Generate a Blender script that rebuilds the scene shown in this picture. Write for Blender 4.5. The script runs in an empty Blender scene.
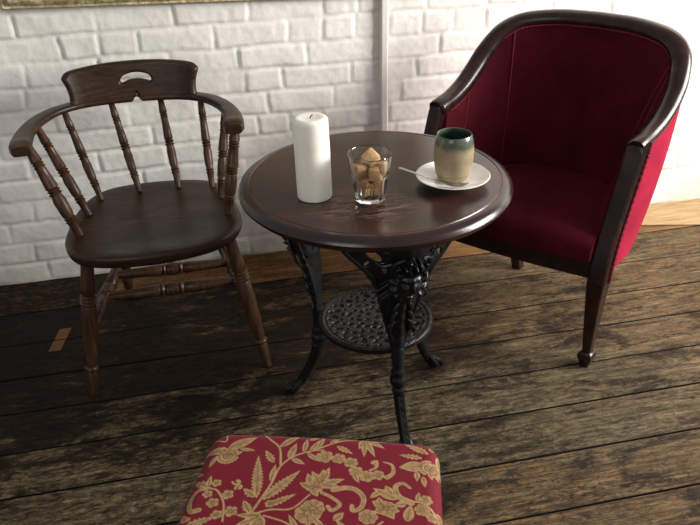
import bpy, math, random
import numpy as np
from math import sin, cos, pi, sqrt, radians, atan2
from mathutils import Vector, Matrix
random.seed(4); rng = np.random.default_rng(7)
COL = bpy.context.scene.collection

# ------------------------------------------------------------------ helpers
def tag(o, label=None, cat=None, group=None, kind=None):
    if label: o['label'] = label
    if cat: o['category'] = cat
    if group: o['group'] = group
    if kind: o['kind'] = kind
    return o

def empty(name, loc, label, cat, group=None):
    o = bpy.data.objects.new(name, None); o.empty_display_size = .05
    COL.objects.link(o); o.location = loc
    return tag(o, label, cat, group)

def wloc(o):
    v = Vector(o.location)
    while o.parent: o = o.parent; v += Vector(o.location)
    return v

def link(name, me, mat, parent=None, origin=None, smooth=True, sharp=40):
    """mesh given in world coordinates -> object with its own origin"""
    n = len(me.vertices)
    co = np.empty(n*3); me.vertices.foreach_get('co', co); co = co.reshape(-1, 3)
    if origin is None:
        origin = ((co[:, 0].min()+co[:, 0].max())/2, (co[:, 1].min()+co[:, 1].max())/2, co[:, 2].min())
    co -= np.array(origin); me.vertices.foreach_set('co', co.ravel())
    if mat: me.materials.append(mat)
    if smooth:
        me.polygons.foreach_set('use_smooth', [True]*len(me.polygons))
    me.update()
    if smooth and sharp and len(me.polygons) < 60000:
        me.set_sharp_from_angle(angle=radians(sharp))
    o = bpy.data.objects.new(name, me); COL.objects.link(o)
    if parent:
        o.parent = parent; o.location = Vector(origin) - wloc(parent)
    else: o.location = origin
    return o

def bevel(o, w, seg=2):
    m = o.modifiers.new('bevel', 'BEVEL'); m.width = w; m.segments = seg; m.limit_method = 'ANGLE'; m.angle_limit = radians(35)
    return o

class MB:
    def __init__(s): s.v = []; s.f = []
    def add(s, v, f):
        b = len(s.v); s.v += [tuple(map(float, p)) for p in v]; s.f += [tuple(i+b for i in q) for q in f]
    def box(s, c, sz, M=None):
        v = []
        for k in range(8):
            p = Vector(((k & 1)-.5, ((k >> 1) & 1)-.5, ((k >> 2) & 1)-.5)); p = Vector((p.x*sz[0], p.y*sz[1], p.z*sz[2]))
            if M is not None: p = M @ p
            v.append(p+Vector(c))
        s.add(v, [(0, 2, 3, 1), (4, 5, 7, 6), (0, 1, 5, 4), (2, 6, 7, 3), (0, 4, 6, 2), (1, 3, 7, 5)])
    def rings(s, rings, cap=True, closed=False):
        n = len(rings[0]); v = [p for r in rings for p in r]; f = []
        m = len(rings)
        for i in range(m if closed else m-1):
            j = (i+1) % m
            for k in range(n):
                f.append((i*n+k, i*n+(k+1) % n, j*n+(k+1) % n, j*n+k))
        if cap and not closed:
            f.append(tuple(range(n))[::-1]); f.append(tuple(range((m-1)*n, m*n)))
        s.add(v, f)
    def tube(s, pts, rad, n=12, closed=False, flat=1.0, up=None):
        pts = [Vector(p) for p in pts]; m = len(pts)
        if not hasattr(rad, '__len__'): rad = [rad]*m
        R = []; prev = None
        for i, p in enumerate(pts):
            a = pts[(i-1) % m] if (closed or i > 0) else p
            b = pts[(i+1) % m] if (closed or i < m-1) else p
            t = (b-a).normalized()
            if prev is None:
                h = Vector(up) if up else (Vector((0, 0, 1)) if abs(t.z) < .9 else Vector((1, 0, 0)))
            else: h = prev
            u = (h - t*h.dot(t)).normalized(); w = t.cross(u); prev = u
            R.append([p+u*cos(2*pi*k/n)*rad[i]*flat+w*sin(2*pi*k/n)*rad[i] for k in range(n)])
        s.rings(R, True, closed)
    def lathe(s, p0, p1, prof, n=24, cap=True, rf=None):
        """prof = [(t along p0->p1, radius)]"""
        p0 = Vector(p0); p1 = Vector(p1); d = p1-p0; t = d.normalized()
        h = Vector((0, 0, 1)) if abs(t.z) < .9 else Vector((1, 0, 0))
        u = (h-t*h.dot(t)).normalized(); w = t.cross(u)
        R = []
        for (a, r) in prof:
            c = p0+d*a
            R.append([c+(u*cos(2*pi*k/n)+w*sin(2*pi*k/n))*(r if rf is None else rf(a, r, 2*pi*k/n)) for k in range(n)])
        s.rings(R, cap)
    def mesh(s, name):
        me = bpy.data.meshes.new(name); me.from_pydata(s.v, [], s.f); me.validate(); me.update(); return me
    def build(s, name, mat, parent=None, **k):
        import bmesh
        me = s.mesh(name)
        bm = bmesh.new(); bm.from_mesh(me); bmesh.ops.recalc_face_normals(bm, faces=bm.faces); bm.to_mesh(me); bm.free()
        return link(name, me, mat, parent, **k)

def catmull(P, n=8, closed=False):
    P = [Vector(p) for p in P]; out = []; m = len(P)
    rngi = range(m if closed else m-1)
    for i in rngi:
        p0 = P[(i-1) % m] if (closed or i > 0) else P[0]*2-P[1]
        p1 = P[i]; p2 = P[(i+1) % m]
        p3 = P[(i+2) % m] if (closed or i+2 < m) else P[m-1]*2-P[m-2]
        for k in range(n):
            t = k/n
            out.append(.5*((2*p1)+(-p0+p2)*t+(2*p0-5*p1+4*p2-p3)*t*t+(-p0+3*p1-3*p2+p3)*t**3))
    if not closed: out.append(P[-1])
    return out

def grid_mesh(name, X, Y, Z, keep=None, cols=None):
    """2-D arrays -> mesh; keep = bool array for cells"""
    r, c = X.shape
    idx = np.arange(r*c).reshape(r, c)
    q = np.stack([idx[:-1, :-1], idx[:-1, 1:], idx[1:, 1:], idx[1:, :-1]], -1).reshape(-1, 4)
    if keep is not None: q = q[keep.ravel()]
    co = np.stack([X, Y, Z], -1).reshape(-1, 3)
    used = np.zeros(r*c, bool); used[q.ravel()] = True
    remap = np.cumsum(used)-1; co = co[used]; q = remap[q]
    me = bpy.data.meshes.new(name)
    me.vertices.add(len(co)); me.vertices.foreach_set('co', co.ravel())
    me.loops.add(len(q)*4); me.loops.foreach_set('vertex_index', q.ravel().astype(np.int32))
    me.polygons.add(len(q)); me.polygons.foreach_set('loop_start', np.arange(0, len(q)*4, 4, dtype=np.int32))
    me.update(calc_edges=True)
    if cols is not None:
        a = me.color_attributes.new('Col', 'FLOAT_COLOR', 'POINT')
        cc = np.ones((r*c, 4)); cc[:, :3] = cols.reshape(-1, 3); cc = cc[used]
        a.data.foreach_set('color', cc.ravel())
    return me

def plate(name, sdf, b, res, fmap, th, mat, parent=None, pillow=.004, relief=None, **kw):
    """flat ornament cut out of a sheet: sdf(U,V)<0 is metal; fmap(U,V,W)->xyz"""
    u = np.arange(b[0], b[1]+res, res); v = np.arange(b[2], b[3]+res, res)
    U, V = np.meshgrid(u, v); S = sdf(U, V); e = res*.2
    gx = (sdf(U+e, V)-sdf(U-e, V))/(2*e); gy = (sdf(U, V+e)-sdf(U, V-e))/(2*e); g2 = np.maximum(gx*gx+gy*gy, .3)
    ctr = (S[:-1, :-1]+S[1:, :-1]+S[:-1, 1:]+S[1:, 1:])/4; keep = ctr < 0
    vk = np.zeros(S.shape, int); kk = keep.astype(int)
    vk[:-1, :-1] += kk; vk[1:, :-1] += kk; vk[:-1, 1:] += kk; vk[1:, 1:] += kk
    bd = (vk > 0) & ((vk < 4) | (S > 0))
    st = np.clip(-S/g2, -res*.75/np.sqrt(g2), res*.75/np.sqrt(g2))
    U2 = np.where(bd, U+gx*st, U); V2 = np.where(bd, V+gy*st, V)
    D = np.clip(-np.where(bd, 0, S)/pillow, 0, 1)
    H = th/2*(.35+.65*np.sqrt(1-(1-D)**2))
    R = relief(U2, V2)*D if relief is not None else 0
    A = fmap(U2, V2, H+R); B = fmap(U2, V2, -H)
    r, c = U.shape; idx = np.arange(r*c).reshape(r, c); N = r*c
    q = np.stack([idx[:-1, :-1], idx[:-1, 1:], idx[1:, 1:], idx[1:, :-1]], -1)[keep]
    side = []
    es = {}
    for a in q:
        for k in range(4):
            e1 = (int(a[k]), int(a[(k+1) % 4]))
            if (e1[1], e1[0]) in es: del es[(e1[1], e1[0])]
            else: es[e1] = 1
    side = np.array([(x, y) for x, y in es], int)
    F = np.concatenate([q, q[:, ::-1]+N, np.stack([side[:, 1], side[:, 0], side[:, 0]+N, side[:, 1]+N], 1)])
    co = np.concatenate([np.stack(A, -1).reshape(-1, 3), np.stack(B, -1).reshape(-1, 3)])
    used = np.zeros(2*N, bool); used[F.ravel()] = True; rm = np.cumsum(used)-1
    m = MB(); m.v = [tuple(p) for p in co[used].tolist()]; m.f = [tuple(x) for x in rm[F].tolist()]
    return m.build(name, mat, parent, **kw)

def snoise(shape, cell, seed=0):
    """smooth value noise in [-1,1]; cell = (rows, cols) per lattice step"""
    g = np.random.default_rng(seed)
    r, c = shape; gy = int(r/cell[0])+3; gx = int(c/cell[1])+3
    L = g.uniform(-1, 1, (gy, gx))
    y = np.arange(r)/cell[0]; x = np.arange(c)/cell[1]
    yi = y.astype(int); xi = x.astype(int); fy = y-yi; fx = x-xi
    fy = (fy*fy*(3-2*fy))[:, None]; fx = (fx*fx*(3-2*fx))[None, :]
    a = L[np.ix_(yi, xi)]; b = L[np.ix_(yi, xi+1)]; cc = L[np.ix_(yi+1, xi)]; d = L[np.ix_(yi+1, xi+1)]
    return (a*(1-fx)+b*fx)*(1-fy)+(cc*(1-fx)+d*fx)*fy

# ------------------------------------------------------------------ materials
class NT:
    def __init__(s, name):
        s.m = bpy.data.materials.new(name); s.m.use_nodes = True; s.t = s.m.node_tree
        s.b = s.t.nodes['Principled BSDF']; s.tc = s.t.nodes.new('ShaderNodeTexCoord')
    def n(s, ty, **k):
        x = s.t.nodes.new(ty)
        for a, v in k.items(): setattr(x, a, v)
        return x
    def l(s, a, b): s.t.links.new(a, b)
    def mapping(s, scale, src='Object', rot=(0, 0, 0), loc=(0, 0, 0)):
        m = s.n('ShaderNodeMapping'); m.inputs['Scale'].default_value = scale; m.inputs['Rotation'].default_value = rot; m.inputs['Location'].default_value = loc
        s.l(s.tc.outputs[src], m.inputs['Vector']); return m.outputs[0]
    def noise(s, vec, scale=5, detail=4, rough=.5, dist=0):
        x = s.n('ShaderNodeTexNoise'); x.inputs['Scale'].default_value = scale; x.inputs['Detail'].default_value = detail
        x.inputs['Roughness'].default_value = rough; x.inputs['Distortion'].default_value = dist
        if vec is not None: s.l(vec, x.inputs['Vector'])
        return x.outputs['Fac']
    def ramp(s, fac, stops):
        x = s.n('ShaderNodeValToRGB'); e = x.color_ramp.elements
        while len(e) < len(stops): e.new(.5)
        for i, (p, c) in enumerate(stops):
            e[i].position = p; e[i].color = (*c, 1) if hasattr(c, '__len__') else (c, c, c, 1)
        s.l(fac, x.inputs[0]); return x.outputs[0]
    def mix(s, fac, a, b, mode='MIX'):
        x = s.n('ShaderNodeMix'); x.data_type = 'RGBA'; x.blend_type = mode
        for sock, v in ((x.inputs['Factor'], fac), (x.inputs[6], a), (x.inputs[7], b)):
            if hasattr(v, 'links') or isinstance(v, bpy.types.NodeSocket): s.l(v, sock)
            elif hasattr(v, '__len__'): sock.default_value = (*v, 1)
            else: sock.default_value = v
        return x.outputs[2]
    def math(s, op, a, b=0., c=None):
        x = s.n('ShaderNodeMath', operation=op)
        for i, v in enumerate((a, b) if c is None else (a, b, c)):
            if isinstance(v, bpy.types.NodeSocket): s.l(v, x.inputs[i])
            else: x.inputs[i].default_value = v
        return x.outputs[0]
    def set(s, **k):
        for a, v in k.items():
            sock = s.b.inputs[a.replace('_', ' ')]
            if isinstance(v, bpy.types.NodeSocket): s.l(v, sock)
            elif hasattr(v, '__len__') and len(v) == 3 and sock.type == 'RGBA': sock.default_value = (*v, 1)
            else: sock.default_value = v
        return s
    def bump(s, h, strength=.3, dist=.002):
        x = s.n('ShaderNodeBump'); x.inputs['Strength'].default_value = strength; x.inputs['Distance'].default_value = dist
        s.l(h, x.inputs['Height']); s.l(x.outputs[0], s.b.inputs['Normal']); return s

def wood(name, c0, c1, c2, rough=.35, scale=(3, 3, 3), grain=(60, 60, 4), coat=0., spec=.5):
    w = NT(name)
    big = w.noise(w.mapping(scale), 3, 5, .6, .6)
    g = w.noise(w.mapping(grain), 1.6, 6, .7, .3)
    col = w.ramp(g, [(.3, c0), (.5, c1), (.72, c2)])
    col = w.mix(w.ramp(big, [(.35, 0), (.7, 1)]), col, w.mix(.5, col, c0))
    w.set(Base_Color=col, Roughness=w.math('MULTIPLY_ADD', big, .25, rough-.12), Coat_Weight=coat, Coat_Roughness=.2, Specular_IOR_Level=spec*.62)
    w.bump(g, .15, .001)
    return w.m

M = {}
M['elm'] = wood('dark elm chair wood', (.010, .0048, .002), (.034, .0165, .0075), (.070, .036, .016), .36, grain=(8, 60, 60), spec=.45)
M['elm_turned'] = wood('turned dark chair wood', (.018, .008, .004), (.058, .027, .012), (.105, .052, .024), .36, grain=(60, 60, 6), spec=.45)
M['mahogany'] = wood('mahogany show wood', (.010, .004, .003), (.022, .008, .006), (.045, .016, .010), .28, grain=(30, 30, 8), coat=.12)

def iron_mat():
    w = NT('black cast iron'); n = w.noise(w.mapping((1, 1, 1)), 90, 4, .6)
    n2 = w.noise(w.mapping((1, 1, 1)), 14, 4, .6)
    w.set(Base_Color=w.ramp(n2, [(.35, (.003, .0035, .004)), (.7, (.010, .012, .014))]), Metallic=.0, Roughness=w.math('MULTIPLY_ADD', n, .3, .16), Specular_IOR_Level=.38)
    w.bump(n, .35, .002); return w.m
M['iron'] = iron_mat()

def shelf_mat():
    w = NT('worn cast iron shelf'); n = w.noise(w.mapping((1, 1, 1)), 60, 5, .6)
    w.set(Base_Color=w.ramp(n, [(.35, (.006, .006, .006)), (.65, (.022, .021, .019))]), Roughness=.45, Specular_IOR_Level=.3)
    w.bump(n, .4, .002); return w.m
M['iron_shelf'] = shelf_mat()

def velvet(name, base, edge, rough=.9):
    w = NT(name); n = w.noise(w.mapping((1, 1, 1)), 9, 4, .55, .4); f = w.noise(w.mapping((1, 1, 1)), 600, 2, .6)
    col = w.ramp(n, [(.3, tuple(x*.7 for x in base)), (.7, tuple(x*1.25 for x in base))])
    w.set(Base_Color=col, Roughness=rough, Sheen_Weight=.55, Sheen_Roughness=.35, Sheen_Tint=edge, Specular_IOR_Level=.1)
    w.bump(f, .3, .001); return w.m
M['velvet'] = velvet('crimson velvet', (.060, .0035, .008), (.40, .035, .055))  # inside of the tub: its shade is put into this darker crimson
M['velvet_lit'] = velvet('crimson velvet lit side', (.25, .006, .026), (.8, .1, .16))  # same velvet on the window side, daylight put into a brighter base colour
M['gimp'] = velvet('crimson gimp braid', (.15, .015, .024), (.7, .15, .17), .7)

def simple(name, c, rough=.5, **k):
    w = NT(name); n = w.noise(w.mapping((1, 1, 1)), 30, 4, .6)
    w.set(Base_Color=w.ramp(n, [(.3, tuple(x*.88 for x in c)), (.7, tuple(min(1, x*1.08) for x in c))]), Roughness=rough, **k); return w.m

# ------------------------------------------------------------------ ground: wall
TX, TY = .3768, 1.569
WALL = 2.49
def make_wall():
    x0, x1, z0, z1, st = -2.4, 3.6, -.02, 1.75, .006
    xs = np.arange(x0, x1, st); zs = np.arange(z0, z1, st)
    X, Z = np.meshgrid(xs, zs); sh = X.shape
    wx = snoise(sh, (20, 24), 1)*.006+snoise(sh, (7, 7), 2)*.0025
    wz = snoise(sh, (10, 26), 3)*.0045+snoise(sh, (6, 6), 4)*.002
    Xw = X+wx; Zw = Z+wz
    ch = .075; row = np.floor(Zw/ch).astype(int)
    d = np.full(sh, 9.); bid = np.zeros(sh)
    g = np.random.default_rng(11)
    for r in range(row.min(), row.max()+1):
        m = row == r
        # irregular bond: mostly stretchers with some headers, offset course to course
        edges = []; x = x0-.4-g.uniform(0, .2)
        hdr = (r % 4 == 2)
        while x < x1+.4:
            edges.append(x)
            x += (.113 if ((hdr and g.random() < .5) or g.random() < .14) else .226)*g.uniform(.94, 1.05)
        e = np.array(edges); xx = Xw[m]
        i = np.searchsorted(e, xx); lo = e[np.clip(i-1, 0, len(e)-1)]; hi = e[np.clip(i, 0, len(e)-1)]
        dx = np.minimum(xx-lo, hi-xx); zz = Zw[m]-r*ch; dz = np.minimum(zz, ch-zz)
        # rounded brick arrises
        k = .012; a = np.maximum(k-dx, 0); b = np.maximum(k-dz, 0)
        d[m] = k-np.sqrt(a*a+b*b)
        bid[m] = np.sin(i*91.7+r*37.3)*.5
    dep = np.random.default_rng(3)
    gr = np.clip((d-.0015)/.008, 0, 1); gr = gr*gr*(3-2*gr)
    filled = np.clip(.62+snoise(sh, (14, 30), 8)*.55, .15, 1)      # paint clogs some joints
    h = -(1-gr)*.0062*filled
    h += bid*.0035*gr
    h += snoise(sh, (9, 12), 5)*.0016+snoise(sh, (3, 3), 6)*.0009+snoise(sh, (40, 60), 9)*.002
    Y = WALL-h
    # colour: dirty cream paint, darker low on the left and in the joints
    dirt = np.clip(.5+.5*snoise(sh, (22, 30), 21)+.35*snoise(sh, (7, 9), 22), 0, 1)
    base = np.array([.83, .795, .73]); grey = np.array([.67, .64, .585])
    c = base[None, None]*(1-.45*dirt[..., None])+grey[None, None]*.45*dirt[..., None]
    c = c*(1-.10*((1-gr)*filled)[..., None])
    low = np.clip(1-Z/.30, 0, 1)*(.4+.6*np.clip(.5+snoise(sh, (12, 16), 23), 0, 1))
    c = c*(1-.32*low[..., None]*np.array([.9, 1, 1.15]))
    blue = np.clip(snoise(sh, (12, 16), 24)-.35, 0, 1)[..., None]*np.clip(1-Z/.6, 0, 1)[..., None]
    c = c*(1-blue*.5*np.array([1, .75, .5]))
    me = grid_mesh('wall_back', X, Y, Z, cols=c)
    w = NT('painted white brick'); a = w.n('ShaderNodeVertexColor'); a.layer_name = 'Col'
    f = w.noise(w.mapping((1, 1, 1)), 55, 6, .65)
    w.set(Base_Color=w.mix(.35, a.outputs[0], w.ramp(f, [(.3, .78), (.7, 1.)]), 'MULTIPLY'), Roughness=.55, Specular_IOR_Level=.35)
    w.bump(f, .4, .004)
    o = link('wall_back', me, w.m, origin=(0, WALL, 0), sharp=0)
    o.modifiers.new('flip', 'SOLIDIFY').thickness = .0; o.modifiers.clear()
    return tag(o, kind='structure')
make_wall()

# ------------------------------------------------------------------ floor boards
def floor_mat():
    w = NT('worn varnished boards')
    a = w.n('ShaderNodeVertexColor'); a.layer_name = 'Col'      # per board random
    sep = w.n('ShaderNodeSeparateColor'); w.l(a.outputs[0], sep.inputs[0])
    add = w.n('ShaderNodeVectorMath', operation='ADD'); sc = w.n('ShaderNodeVectorMath', operation='SCALE'); sc.inputs['Scale'].default_value = 9.
    w.l(a.outputs[0], sc.inputs[0]); w.l(w.tc.outputs['Object'], add.inputs[0]); w.l(sc.outputs[0], add.inputs[1])
    def mp(s):
        m = w.n('ShaderNodeMapping'); m.inputs['Scale'].default_value = s; w.l(add.outputs[0], m.inputs['Vector']); return m.outputs[0]
    grain = w.noise(mp((3, 44, 1)), 2.2, 9, .75, .7)
    patch = w.noise(mp((2.0, 5.5, 1)), 2.2, 8, .68, .8)
    patch2 = w.noise(mp((7, 16, 1)), 2.0, 10, .80, 1.2)
    fleck = w.noise(mp((22, 52, 1)), 1.7, 8, .80, .8)
    fine = w.noise(mp((60, 190, 1)), 1.6, 4, .75)
    crack = w.noise(mp((8, 52, 1)), 2.4, 10, .8, 1.6)
    sx = w.n('ShaderNodeSeparateXYZ'); w.l(w.tc.outputs['Object'], sx.inputs[0])
    X, Y = sx.outputs[0], sx.outputs[1]
    def mr(v, a0, a1, b0, b1):
        m = w.n('ShaderNodeMapRange'); w.l(v, m.inputs[0])
        for i_, q in enumerate((a0, a1, b0, b1)): m.inputs[i_+1].default_value = q
        return m.outputs[0]
    wob = w.math('MULTIPLY_ADD', patch, .5, -.25)
    Yw = w.math('ADD', Y, wob); Xw = w.math('ADD', X, w.math('MULTIPLY', wob, 2.))
    warm = w.ramp(grain, [(.36, (.050, .022, .008)), (.5, (.150, .086, .036)), (.64, (.29, .185, .085))])
    grey = w.ramp(grain, [(.36, (.040, .030, .016)), (.5, (.135, .096, .050)), (.64, (.26, .195, .11))])
    zgrey = w.math('MULTIPLY', w.math('MULTIPLY', mr(Yw, 1.22, 1.34, 0, 1), mr(Yw, 1.66, 1.78, 1, 0)), mr(Xw, .9, 1.3, 1, .25))
    gm = w.math('ADD', w.math('MULTIPLY', zgrey, .16), w.math('MULTIPLY_ADD', sep.outputs[0], .06, patch2))
    col = w.mix(w.ramp(gm, [(.50, 0), (.60, 1)]), warm, grey)
    # old red-brown stain, heaviest at the left by the wall
    lft = w.math('MULTIPLY', mr(Xw, .1, .9, 1, 0), mr(Yw, 1.55, 1.8, .0, 1.))
    pm = w.math('ADD', w.math('ADD', patch, w.math('MULTIPLY_ADD', sep.outputs[1], .10, -.075)), w.math('MULTIPLY', lft, .17))
    pm = w.math('ADD', pm, mr(X, -.3, 1.2, .02, -.045))
    brown = w.ramp(fleck, [(.40, (.016, .0065, .0025)), (.60, (.058, .026, .010))])
    m1 = w.ramp(w.math('ADD', pm, w.math('MULTIPLY_ADD', patch2, .7, -.35)), [(.47, 0), (.58, .9)])
    col = w.mix(m1, col, brown)
    # black worn marks
    m2 = w.ramp(w.math('ADD', fleck, w.math('MULTIPLY', w.math('SUBTRACT', pm, .5), .55)), [(.52, 0), (.575, 1)])
    col = w.mix(w.math('MULTIPLY', m2, .8), col, (.010, .0065, .0035))
    ck = w.ramp(w.math('ABSOLUTE', w.math('SUBTRACT', crack, .5)), [(.0, 1), (.014, 0)])
    col = w.mix(w.math('MULTIPLY', ck, .75), col, (.008, .005, .003))
    sp = w.ramp(w.math('ADD', fine, w.math('MULTIPLY_ADD', patch2, .4, -.2)), [(.50, 0), (.60, 1)])
    col = w.mix(w.math('MULTIPLY', sp, .35), col, (.012, .008, .004))
    dust = w.ramp(w.noise(mp((13, 36, 1)), 3., 10, .85, .9), [(.56, 0), (.62, 1)])
    dcol = w.mix(zgrey, (.22, .125, .052), (.27, .23, .145))
    col = w.mix(w.math('MULTIPLY', dust, w.math('MULTIPLY_ADD', lft, -.45, .6)), col, dcol)
    mf = mr(X, -.2, 1.4, .95, .45)
    col = w.mix(mf, col, w.ramp(w.noise(mp((30, 75, 1)), 1.5, 7, .78, 1.), [(.42, .30), (.55, 1.)]), 'MULTIPLY')
    col = w.mix(mf, col, w.ramp(w.noise(mp((5, 9, 1)), 1.8, 9, .8, 1.5), [(.40, .28), (.53, 1.)]), 'MULTIPLY')
    # black paint in the corner by the wall, with a slanting edge and one bare strip left in it
    edge = w.math('ADD', w.math('MULTIPLY_ADD', w.math('SUBTRACT', Y, 2.05), .25, -.475), w.math('MULTIPLY_ADD', fleck, .05, -.025))
    b1 = w.math('LESS_THAN', X, edge)
    b2 = w.math('GREATER_THAN', w.math('MULTIPLY_ADD', fleck, .05, Y), 1.92)
    xs = w.math('SUBTRACT', X, w.math('MULTIPLY_ADD', w.math('SUBTRACT', Y, 2.05), .17, -.524))
    strip = w.math('MULTIPLY', w.math('MULTIPLY', w.math('GREATER_THAN', xs, 0.), w.math('LESS_THAN', xs, .036)), w.math('MULTIPLY', w.math('GREATER_THAN', Y, 2.045), w.math('LESS_THAN', Y, 2.165)))
    bl = w.math('MULTIPLY', w.math('MULTIPLY', b1, b2), w.ramp(fleck, [(.34, .35), (.5, .95)]))
    col = w.mix(bl, col, (.0065, .0045, .003))
    b3 = w.math('MULTIPLY', w.math('GREATER_THAN', Y, 2.285), w.math('SUBTRACT', 1., bl))
    tanb = w.ramp(grain, [(.36, (.10, .043, .014)), (.5, (.20, .095, .034)), (.64, (.29, .16, .07))])
    col = w.mix(w.math('MULTIPLY', b3, w.math('MULTIPLY_ADD', m2, -.4, .85)), col, tanb)
    col = w.mix(w.math('MULTIPLY', strip, .9), col, (.16, .075, .028))
    col = w.mix(w.math('LESS_THAN', sx.outputs[2], -.0022), col, (.003, .002, .0015))
    w.set(Base_Color=col, Roughness=w.ramp(fleck, [(.3, .45), (.7, .7)]), Specular_IOR_Level=.12)
    w.bump(w.math('ADD', grain, w.math('MULTIPLY', fleck, .8)), .8, .004)
    return w.m

def make_floor():
    seams = [2.60, 2.29, 2.105, 1.93, 1.772, 1.612, 1.456, 1.293, 1.123, .955, .79, .62, .45, .28, .1, -.08, -.26, -.45]
    V = []; F = []; C = []
    g = random.Random(5)
    for i in range(len(seams)-1):
        ya, yb = seams[i+1]+.0022, seams[i]-.0022
        x = -2.4; cuts = [x]
        c = g.uniform(-1.5, .2)
        cuts += [min(c, -.95), 2.6+.2*g.random(), 3.6]
        for a, b in zip(cuts[:-1], cuts[1:]):
            a += .0008; b -= .0008; col = (g.random(), g.random(), g.random(), 1)
            zt = g.uniform(-.0008, .0008); n0 = len(V); bw = .003
            ring = [(a, ya, -.02), (a, ya, zt-bw), (a+bw, ya+bw, zt), (a+bw, yb-bw, zt), (a, yb, zt-bw), (a, yb, -.02)]
            ring2 = [(b, p[1], p[2]) if p[0] == a else (b-bw, p[1], p[2]) for p in ring]
            V += ring+ring2; C += [col]*12
            for k in range(5): F.append((n0+k, n0+6+k, n0+7+k, n0+k+1))
            F.append((n0+5, n0+4, n0+3, n0+2, n0+1, n0)); F.append((n0+6, n0+7, n0+8, n0+9, n0+10, n0+11))
    n0 = len(V); V += [(-2.4, -.6, -.018), (3.6, -.6, -.018), (3.6, 2.7, -.018), (-2.4, 2.7, -.018)]; C += [(0, 0, 0, 1)]*4; F.append((n0, n0+1, n0+2, n0+3))
    me = bpy.data.meshes.new('floor'); me.from_pydata(V, [], F)
    import bmesh
    a = me.color_attributes.new('Col', 'FLOAT_COLOR', 'POINT'); a.data.foreach_set('color', [x for c in C for x in c])
    bm = bmesh.new(); bm.from_mesh(me); bmesh.ops.recalc_face_normals(bm, faces=bm.faces)
    bm.to_mesh(me); bm.free()
    o = link('floor', me, floor_mat(), origin=(0, 0, 0), smooth=False)
    tag(o, kind='structure')
make_floor()

# tapered raw plank that makes up the gap at the foot of the wall, right
def make_wedge():
    m = MB(); y = lambda x: 2.336-.245*(x-1.616)
    xa, xb = 1.06, 2.9; t = .007
    m.add([(xa, y(xa), 0.0012), (xb, y(xb), 0.0012), (xb, WALL-.002, 0.0012), (xa, WALL-.002, 0.0012), (xa, y(xa), t), (xb, y(xb), t), (xb, WALL-.002, t), (xa, WALL-.002, t)],
          [(0, 3, 2, 1), (4, 5, 6, 7), (0, 1, 5, 4), (1, 2, 6, 5), (2, 3, 7, 6), (3, 0, 4, 7)])
    w = NT('raw pine plank'); g = w.noise(w.mapping((3, 40, 1)), 2, 6, .7, .4); k = w.noise(w.mapping((3, 6, 1)), 3, 5, .6)
    col = w.ramp(g, [(.3, (.22, .13, .055)), (.6, (.42, .28, .13)), (.8, (.5, .36, .19))])
    w.set(Base_Color=w.mix(w.ramp(k, [(.5, 0), (.75, .6)]), col, (.2, .13, .06)), Roughness=.6).bump(g, .3, .002)
    o = m.build('trim_1', w.m, smooth=False); bevel(o, .0015, 1); tag(o, kind='structure')
make_wedge()

# painted conduit on the wall
def make_pipe():
    m = MB(); x = .630
    prof = [(-.0125, 0), (-.0125, -.014), (-.008, -.020), (.008, -.020), (.0125, -.014), (.0125, 0)]
    R = [[(x+a+.0008*sin(z*9), WALL-.002+b+.0006*sin(z*13), z) for a, b in prof] for z in np.linspace(.001, 1.74, 40)]
    m.rings([[Vector(p) for p in r] for r in R])
    w = NT('cream gloss paint'); f = w.noise(w.mapping((1, 1, .3)), 40, 4, .6)
    w.set(Base_Color=w.ramp(f, [(.3, (.64, .60, .54)), (.7, (.74, .71, .65))]), Roughness=.4).bump(f, .25, .003)
    o = m.build('wall_conduit', w.m, sharp=50)
    tag(o, 'thin cream painted vertical conduit running down the white brick wall behind the round table', 'pipe')
make_pipe()

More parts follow.
